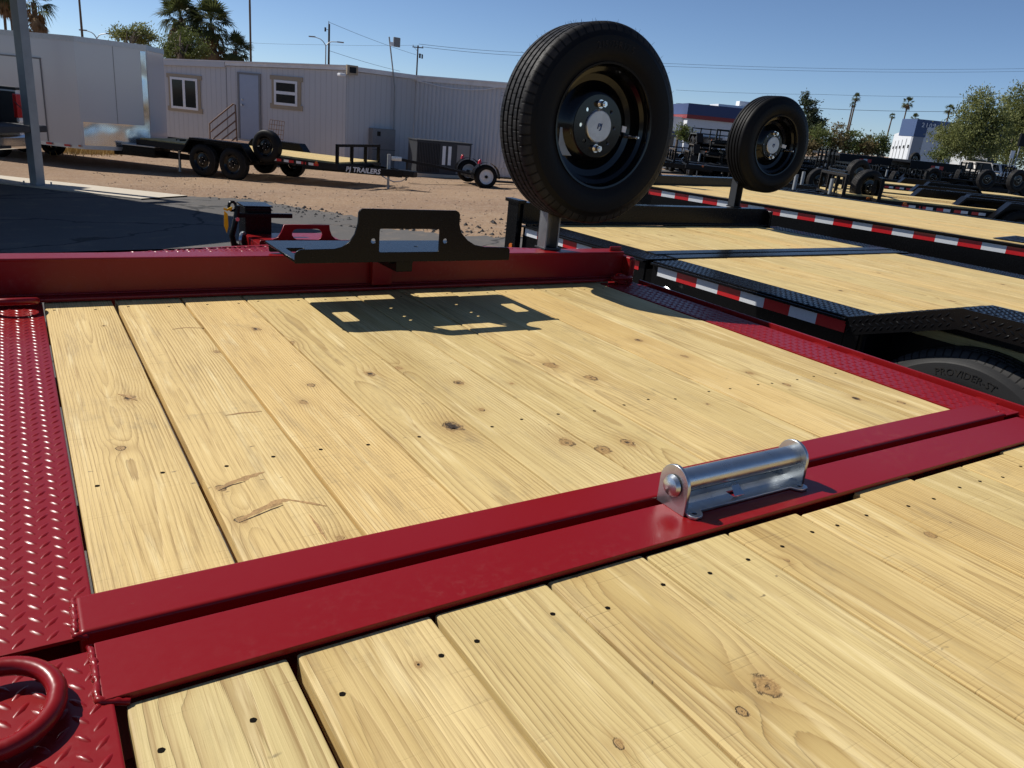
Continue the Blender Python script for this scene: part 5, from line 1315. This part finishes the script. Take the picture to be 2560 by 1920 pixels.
# blue and red striped building
b0 = ond(1712, 342, 19); b0.z = 0
vr = ROT @ Vector((1, 0, 0)); vr.z = 0; vr.normalize()
bl = thing('striped_building', 'pale building with navy parapet and red stripe behind the nested trailers', 'building', gnd(b0), math.atan2(vr.y, vr.x)+rad(3))
zt = ond(1712, 258, 19).z - bl.location.z
MB().box(0, 13.6, 0, 18, -.2, zt*.70).build('wall', STUCCO, bl); MB().box(-.25, 13.8, -.3, 18.2, zt*.78, zt).build('parapet', BLUEB, bl); MB().box(-.22, 13.77, -.26, 18.1, zt*.702, zt*.779).build('stripe', REDB, bl)
MB().box(-4.0, -.01, 2, 16, -.2, zt*.72).build('annex_wall', STUCCO, bl); MB().box(-4.2, -.02, 1.9, 16.2, zt*.30, zt*.42).build('annex_band', BLUEB, bl)
MB().box(1.2, 4.6, -.02, .3, 0, zt*.33).build('loading_door', DKBOX, bl); MB().box(1.1, 4.8, -.9, -.05, zt*.335, zt*.37).build('door_canopy', DKBOX, bl)
MB().lathe([(.001, 0), (.3, .0), (.3, .1), (.001, .25)], 14, Matrix.Translation((5.6, -.02, zt*.38)) @ Matrix.Rotation(rad(180), 4, 'Z')).build('wall_lamp', WHITE, bl)
MB().box(5.0, 9.5, 4, 8, zt+.0, zt+.45).box(8, 9.5, 4.5, 6, zt+.45, zt+1.1).build('roof_unit', STUCCO, bl)
# 2109 building
b1 = ond(2270, 394, 18); b1.z = 0
az = math.atan2(vr.y, vr.x)
b2 = thing('blue_building', 'blue fronted building numbered 2109 with a bright white side wall', 'building', gnd(b1), az+rad(2))
z9 = ond(2276, 297, 18).z - b2.location.z; zb = ond(2270, 340, 18).z - b2.location.z; zw = ond(2264, 314, 18).z - b2.location.z
MB().box(0, 14, 0, .6, zb, z9).box(0, .6, .6, 4, zb, z9).build('front_band', BLUEL, b2, bevel=.02); MB().box(.05, 2.9, .06, .55, -.2, zb-.002).build('front_wall', STUCCOG, b2); MB().box(2.9, 14, 1.8, 2.2, -.2, zb-.002).build('porch_wall', DKBOX, b2)
Ms = Matrix.Rotation(rad(-14), 4, 'Z')
pe = ond(2221, 391, 12.5); lv = Matrix.Rotation(-(az+rad(2)), 3, 'Z') @ (Vector((pe.x, pe.y, 0))-Vector((b1.x, b1.y, 0))); LW = lv.length; MW = Matrix.Rotation(math.atan2(lv.y, lv.x)-rad(90), 4, 'Z')
MB().box(.1, 9, .7, LW, -.2, zw, MW).build('side_wall', STUCCO, b2)
for k in range(5):
    y = 3+k*(LW-5)/5; MB().box(.07, .0995, y, y+1.2, .5, zw*.75, MW).build('side_window', GREYBOX, b2)
    MB().box(-.1, .0995, y+2.2, y+2.6, zw*.5, zw*.58, MW).build('wall_lamp', DKBOX, b2)
tm = text_mesh('2109', .85, .03, 0, 1.25); tm.transform(Matrix.Rotation(rad(90), 4, 'X')); tm.transform(Matrix.Translation((1.75, -.04, zb+(z9-zb)*.68))); link('house_number', tm, WHITE, b2)
MB().box(2.6, 3.0, -.2, -.02, zb+(z9-zb)*.26, zb+(z9-zb)*.40).build('wall_light', ORANGE, b2)
sg = MB().box(4.5, 10.5, -.25, -.02, zb+.35, z9-.8).build('fascia_sign', WHITE, b2); MB().box(4.8, 10.2, -.262, -.2505, z9-1.35, z9-1.0).build('sign_stripe', REDB, sg); MB().box(4.8, 10.2, -.262, -.2505, zb+.5, z9-1.5).build('sign_face', STUCCO, sg)

# ================================================================== plants
def fan_leaf(mb, c, d, L, rd, nb=11, spread=1.2, droop=.25, w=.05):
    d = d.normalized(); side = d.cross(Vector((0, 0, 1)))
    if side.length < .1: side = Vector((1, 0, 0))
    side.normalize(); up = side.cross(d)
    side = (side*math.cos(t := rd.uniform(-.6, .6)) + up*math.sin(t)).normalized()
    base = c + d*L*.45
    mb.add([c + side*L*.008, c - side*L*.008, base - side*L*.01, base + side*L*.01], [(0, 1, 2, 3)])
    for i in range(nb):
        a = (i/(nb-1)-.5)*2*spread; bd = (d*math.cos(a) + side*math.sin(a)).normalized(); bl = L*.55*(1-.35*abs(a)/spread)*rd.uniform(.85, 1.1)
        wv = bd.cross(side.cross(d)).normalized()*w*L*.5
        m1 = base + bd*bl*.55; m2 = base + bd*bl - Vector((0, 0, droop*bl*rd.uniform(.3, 1.3)))
        mb.add([base, m1+wv, m1-wv, m2], [(0, 1, 2), (1, 3, 2)])
def fan_palm(label, base, h, cr, tr, lean=(0, 0), nl=46, dead=24, seed=1, group=None, thatch=0.0):
    rd = random.Random(seed); t = thing('fan_palm', label, 'palm', base, 0, group)
    n = 9; pts = [(lean[0]*(k/n)**1.5, lean[1]*(k/n)**1.5, h*k/n - (.3 if k == 0 else 0)) for k in range(n+1)]
    MB().tube(pts, [tr*(1.25 if k == 0 else 1-.35*k/n)*rd.uniform(.93, 1.07) for k in range(n+1)], 10).build('trunk', BARK, t, smooth=50)
    c = Vector(pts[-1]); mb = MB()
    for _ in range(nl):
        a = rd.random()*6.283; e = rad(rd.uniform(-35, 85)); fan_leaf(mb, c, Vector((math.cos(a)*math.cos(e), math.sin(a)*math.cos(e), math.sin(e))), cr*rd.uniform(.8, 1.1), rd, droop=.2+.5*max(0, .4-e))
    mb.build('crown', PALM, t)
    if dead:
        mb = MB()
        for _ in range(dead):
            a = rd.random()*6.283; e = rad(rd.uniform(-85, -35)); cc = c - Vector((0, 0, rd.random()*thatch)); fan_leaf(mb, cc, Vector((math.cos(a)*math.cos(e), math.sin(a)*math.cos(e), math.sin(e))), cr*rd.uniform(.6, .95), rd, spread=.7, droop=.5)
        mb.build('dead_fronds', STRAW, t)
    return t
def palm_at(label, x, y, m_, crpx, tr=.18, **kw):
    c = ond(x, y, m_); b = gnd(c); return fan_palm(label, b, c.z-b.z, crpx/m_, tr, **kw)
palm_at('shaggy fan palm behind the mobile home roof, left of its twin', 452, 44, 31, 70, .32, seed=1, thatch=1.3, dead=60, nl=85)
palm_at('shaggy fan palm behind the mobile home roof, beside the thin bare trunk', 528, 62, 31, 74, .36, seed=2, thatch=1.7, dead=66, nl=85)
palm_at('low bushy fan palm against the thin bare palm trunk', 588, 128, 31, 54, .3, seed=3, dead=14, nl=70)
palm_at('big shaggy palm above the white cargo trailer behind the steel post', 84, 6, 30, 62, .30, seed=4, thatch=2.0, dead=44)
palm_at('slim palm above the cargo trailer, hard against the picture edge', 2, 2, 28, 50, .16, seed=5, dead=20, lean=(.2, 0))
palm_at('slim palm above the cargo trailer, next to the edge one', 22, -12, 28, 50, .16, seed=6, dead=20)
palm_at('very tall bare palm trunk rising behind the cargo trailer nose', 190, -95, 24, 55, .15, seed=7, dead=16)
palm_at('very tall bare palm trunk right of the shaggy palms', 622, -120, 22, 55, .15, seed=8, dead=16)
palm_at('tall slim palm of the close pair beyond the far bushes', 2140, 244, 9, 15, .28, seed=11, lean=(.9, .5), dead=8)
palm_at('shorter palm of the close pair beyond the far bushes', 2132, 262, 9, 10, .26, seed=12, dead=8)
palm_at('full headed palm rising behind the blue fronted building', 2270, 258, 9, 19, .25, seed=13, dead=20)
palm_at('thin palm left of the white side wall', 2229, 290, 9, 10, .25, seed=14, dead=8, lean=(1.0, .4))
palm_at('palm top peeping over the blue parapet', 2288, 296, 10, 15, .25, seed=15, dead=8)
palm_at('palm between the blue parapet and the feathery green tree', 2375, 274, 10, 16, .25, seed=16, dead=8)
palm_at('tiny far palm over the bushes left of the white side wall', 2176, 342, 6, 7, .3, seed=17, dead=4)
palm_at('small palm standing in the far bushes', 2170, 350, 9, 16, .3, seed=18, dead=14)

def leafy(name, label, cat, base, clumps, mat, nclus, per, leaf, spread, trunk=None, seed=1, up=.3, group=None, limbs=14, stretch=2.2, tr=.16):
    rd = random.Random(seed); t = thing(name, label, cat, base, 0, group); mb = MB(); cl = []
    tot = sum(c[3]*c[4]*c[5] for c in clumps)
    for (x, y, z, rx, ry, rz_) in clumps:
        k = max(3, int(nclus*rx*ry*rz_/tot))
        for _ in range(k):
            v = Vector((rd.gauss(0, 1), rd.gauss(0, 1), rd.gauss(0, 1))).normalized()*rd.random()**.4
            cl.append(Vector((x+v.x*rx, y+v.y*ry, z+v.z*rz_)))
    for c in cl:
        dirc = Vector((rd.gauss(0, 1), rd.gauss(0, 1), rd.gauss(up, .7))).normalized()
        for _ in range(per):
            p = c + dirc*rd.gauss(0, spread*1.4) + Vector((rd.gauss(0, 1), rd.gauss(0, 1), rd.gauss(0, .8)))*spread*.55
            d = (dirc + Vector((rd.gauss(0, .6), rd.gauss(0, .6), rd.gauss(up*.5, .6)))).normalized(); w = d.orthogonal().normalized()
            w = (Matrix.Rotation(rd.random()*6.28, 3, d) @ w)*leaf*.5; L = leaf*stretch*rd.uniform(.6, 1.3)
            mb.add([p-w*.3, p+d*L*.5-w, p+d*L, p+d*L*.5+w], [(0, 1, 2, 3)])
    mb.build('crown', mat, t)
    lo = min(c.z for c in cl); topz = max(c.z for c in cl)
    tk = MB(); base_top = Vector((0, 0, lo+.25*(topz-lo)))
    tk.tube([(0, 0, -.3), (tr*.5, 0, lo*.6+.2), base_top], [tr*1.2, tr, tr*.7], 9)
    for c in rd.sample(cl, min(limbs, len(cl))):
        m1 = base_top.lerp(c, .5) + Vector((0, 0, .12*(topz-lo))); tk.tube([base_top*.8, m1, c], [tr*.5, tr*.3, tr*.08], 6)
    tk.build('trunk', BARK, t, smooth=50)
    return t
def crown_at(cx, cy, rpx, rpy, m_):
    """clump given by its place and half size in the photograph, relative to a base point"""
    c = ond(cx, cy, m_); return c, rpx/m_, rpy/m_
def tree_at(name, label, cat, bx, m_, cl, mat, nclus, per, leaf, spread, seed, depth=1.0, **kw):
    b0_ = gnd(ond(bx, 300, m_)); clumps = []
    for cx, cy, rx, ry in cl:
        c = ond(cx, cy, m_) - b0_; clumps.append((c.x, c.y, c.z, rx/m_*.95, rx/m_*depth, ry/m_))
    return leafy(name, label, cat, b0_, clumps, mat, nclus, per, leaf, spread, seed=seed, **kw)
tree_at('palo_verde', 'feathery pale green tree over the beige car', 'tree', 2452, 26, [(2455, 262, 38, 38), (2415, 300, 40, 32), (2480, 305, 45, 35), (2400, 345, 58, 34), (2470, 352, 55, 40), (2425, 375, 45, 22)], PALO, 520, 34, .11, .34, 3, up=.8, tr=.14, limbs=22)
tree_at('palo_verde', 'feathery pale green tree behind the pedestrian signal', 'tree', 2545, 25, [(2545, 258, 40, 42), (2535, 300, 36, 36), (2560, 330, 50, 50), (2530, 385, 45, 40), (2590, 300, 40, 50)], PALO, 480, 34, .11, .34, 5, up=.8, tr=.14, limbs=18)
tree_at('shade_tree', 'dark rounded tree beside the blue building porch', 'tree', 2372, 22, [(2372, 375, 26, 22), (2352, 392, 22, 16)], MESQ, 60, 30, .13, .4, 6)
tree_at('pine_tree', 'ragged dark pine right of the second spare wheel', 'tree', 2028, 11, [(2013, 240, 9, 12), (2020, 262, 16, 10), (2028, 284, 18, 10), (2033, 306, 26, 11), (2036, 328, 30, 12)], PINE, 200, 30, .28, .5, 7, up=.1)
for i, (x, y, rx, ry, mt, lb) in enumerate((
    (2050, 345, 34, 26, MESQ, 'green mesquite bush right of the ragged pine'), (2092, 345, 26, 34, DRYB, 'tan dry brush beside the green mesquite bush'), (2130, 352, 30, 30, MESQ, 'olive bush under the close pair of palms'),
    (2165, 366, 26, 16, DRYB, 'dry olive shrub between the palms and the white wall'), (2200, 362, 22, 26, MESQ, 'rounded dark tree left of the white side wall'), (2020, 362, 26, 20, DRYB, 'straw coloured shrub at the foot of the pine'))):
    tree_at('bush', lb, 'bush', x, 12, [(x, y, rx, ry), (x+rx*.4, y+ry*.4, rx*.7, ry*.7), (x-rx*.4, y+ry*.5, rx*.7, ry*.6)], mt, 70, 26, .24, .55, 20+i, tr=.2)
tree_at('bush', 'dark green bush at the corner of the striped building', 'bush', 1700, 21, [(1708, 330, 14, 16), (1716, 344, 16, 12)], MESQ, 50, 26, .13, .3, 31)
tree_at('mesquite', 'soft green mesquite in front of the shaggy palms', 'tree', 458, 34, [(425, 122, 30, 26), (462, 108, 42, 32), (490, 128, 34, 24), (455, 140, 60, 18)], MESQ, 260, 30, .075, .22, 32, up=.5)
tree_at('mesquite', 'light green leafy tree above the cargo trailer nose', 'tree', 330, 36, [(350, 86, 26, 22), (318, 92, 26, 14), (292, 84, 18, 12), (372, 100, 20, 16)], PALO, 150, 26, .08, .2, 33, up=.6, tr=.06)

# ================================================================== poles and wires
def pole(label, x, ytop, m_, r, arm=None):
    t_ = ond(x, ytop, m_); b_ = gnd(t_); p = thing('utility_pole', label, 'utility pole', b_, az)
    H = t_.z - b_.z; MB().cyl((0, 0, -.3), (0, 0, H), r, r*.75, 12).build('shaft', WOODPOLE, p, smooth=40)
    return p, H
up1, H1 = pole('dark wooden utility pole behind the mobile home roof with street lamps', 823, 60, 19, .16)
MB().cyl((-.05, 0, H1), (-.05, 0, H1+.35), .05, n=8).build('insulator', GREYBOX, up1); MB().cyl((-.5, 0, H1-.95), (-.5, 0, H1-.45), .12, n=10).bar((-.5, 0, H1-.7), (0, 0, H1-.7), .05, .05).build('transformer_fuse', DKBOX, up1)
up2, H2 = pole('crossarm utility pole left of the large spare wheel', 1045, 114, 15, .15)
MB().box(-.9, .9, -.06, .06, H2-.35, H2-.2).bar((-.6, .08, H2-.35), (0, .08, H2-.9), .05, .05).build('crossarm', WOODPOLE, up2)
for x in (-.8, .1, .8): MB().cyl((x, 0, H2-.2), (x, 0, H2+.05), .05, n=8).build('insulator', GREYBOX, up2)
MB().cyl((.4, -.1, H2-1.9), (.4, -.1, H2-1.2), .16, n=12).cyl((.8, -.1, H2-1.95), (.8, -.1, H2-1.35), .13, n=12).bar((0, -.1, H2-1.3), (.9, -.1, H2-1.3), .06, .06).build('transformer', DKBOX, up2, smooth=40)
def lamp(label, x, ybase, m_, lx, ly, rx, ry):
    j = ond(x, ybase, m_); b_ = gnd(j); t = thing('street_lamp', label, 'street lamp', b_)
    MB().cyl((0, 0, -.2), (0, 0, j.z-b_.z), .09, .07, 10).build('lamp_pole', STEELG, t, smooth=40)
    for (ex, ey) in ((lx, ly), (rx, ry)):
        if ex is None: continue
        e = ond(ex, ey, m_); a = Vector((0, 0, j.z-b_.z)); c = e-b_; mid = a.lerp(c, .45) + Vector((0, 0, .45*abs((c-a).length)*.35))
        MB().tube([a, a.lerp(mid, .5)+Vector((0, 0, .1)), mid, c], .05, 6).build('lamp_arm', STEELG, t, smooth=50)
        d = (c-mid); d.z = 0; d.normalize(); MB().bar(c-d*.1, c+d*.75, .3, .14).build('lamp_head', LEDW, t)
lamp('double armed street lamp beside the dark utility pole', 814.5, 114, 19, 786, 92, 845, 105)
lamp('double armed street lamp peeping over the cargo trailer roof', 242, 96, 22, 214, 76, 268, 84)
def wire(label, pts, r=.022, cat='power line', group=None):
    P = [ond(*p) for p in pts]; q = []
    for a, b in zip(P, P[1:]):
        for k in range(10):
            t = k/10; q.append(a.lerp(b, t) - Vector((0, 0, 4*t*(1-t)*.006*(b-a).length)))
    q.append(P[-1]); o = MB().tube(q, r, 5).build('power_line', WIRE); tag(o, label, cat, group); return o
wire('cable dropping from the dark utility pole top to the crossarm pole', [(824, 56, 19), (1040, 137, 15)])
wire('lower cable from the dark utility pole to behind the roof', [(824, 127, 19), (1000, 178, 16)])
wire('upper cable from the crossarm pole past the large spare wheel', [(1047, 110, 15), (1300, 131, 13), (1700, 160, 11), (2620, 170, 9)], .03)
wire('second cable from the crossarm pole past the large spare wheel', [(1055, 117, 15), (1300, 139, 13), (1700, 167, 11), (2620, 177, 9)], .03)
wire('thick cable over the striped building towards the feathery trees', [(1690, 258, 12), (2046, 271, 12), (2372, 279, 12), (2620, 284, 12)], .04)
wire('thin cable above the far palms', [(1690, 225, 12), (2050, 236, 12), (2620, 241, 12)], .025)
if True: wire('faint cable far behind the street lamps', [(560, 104, 12), (815, 112, 12), (1045, 113, 12)], .02)

# dry grass below the cargo trailer
mb = MB(); rd = random.Random(9)
for _ in range(2600):
    p = ong(rd.gauss(255, 60), 381 + rd.gauss(0, 3.5)); h_ = rd.uniform(.05, .22); a = rd.random()*6.28; w = .012
    t_ = p + Vector((rd.gauss(0, .05), rd.gauss(0, .05), h_))
    mb.add([p + Vector((math.cos(a)*w, math.sin(a)*w, -.01)), p - Vector((math.cos(a)*w, math.sin(a)*w, .01)), t_], [(0, 1, 2)])
o = mb.build('dry_grass', plain('straw grass', (0.42, 0.30, 0.12), 0.9, var=0.3), kind='stuff'); tag(o, 'straw coloured dry grass under the white cargo trailer', 'grass')
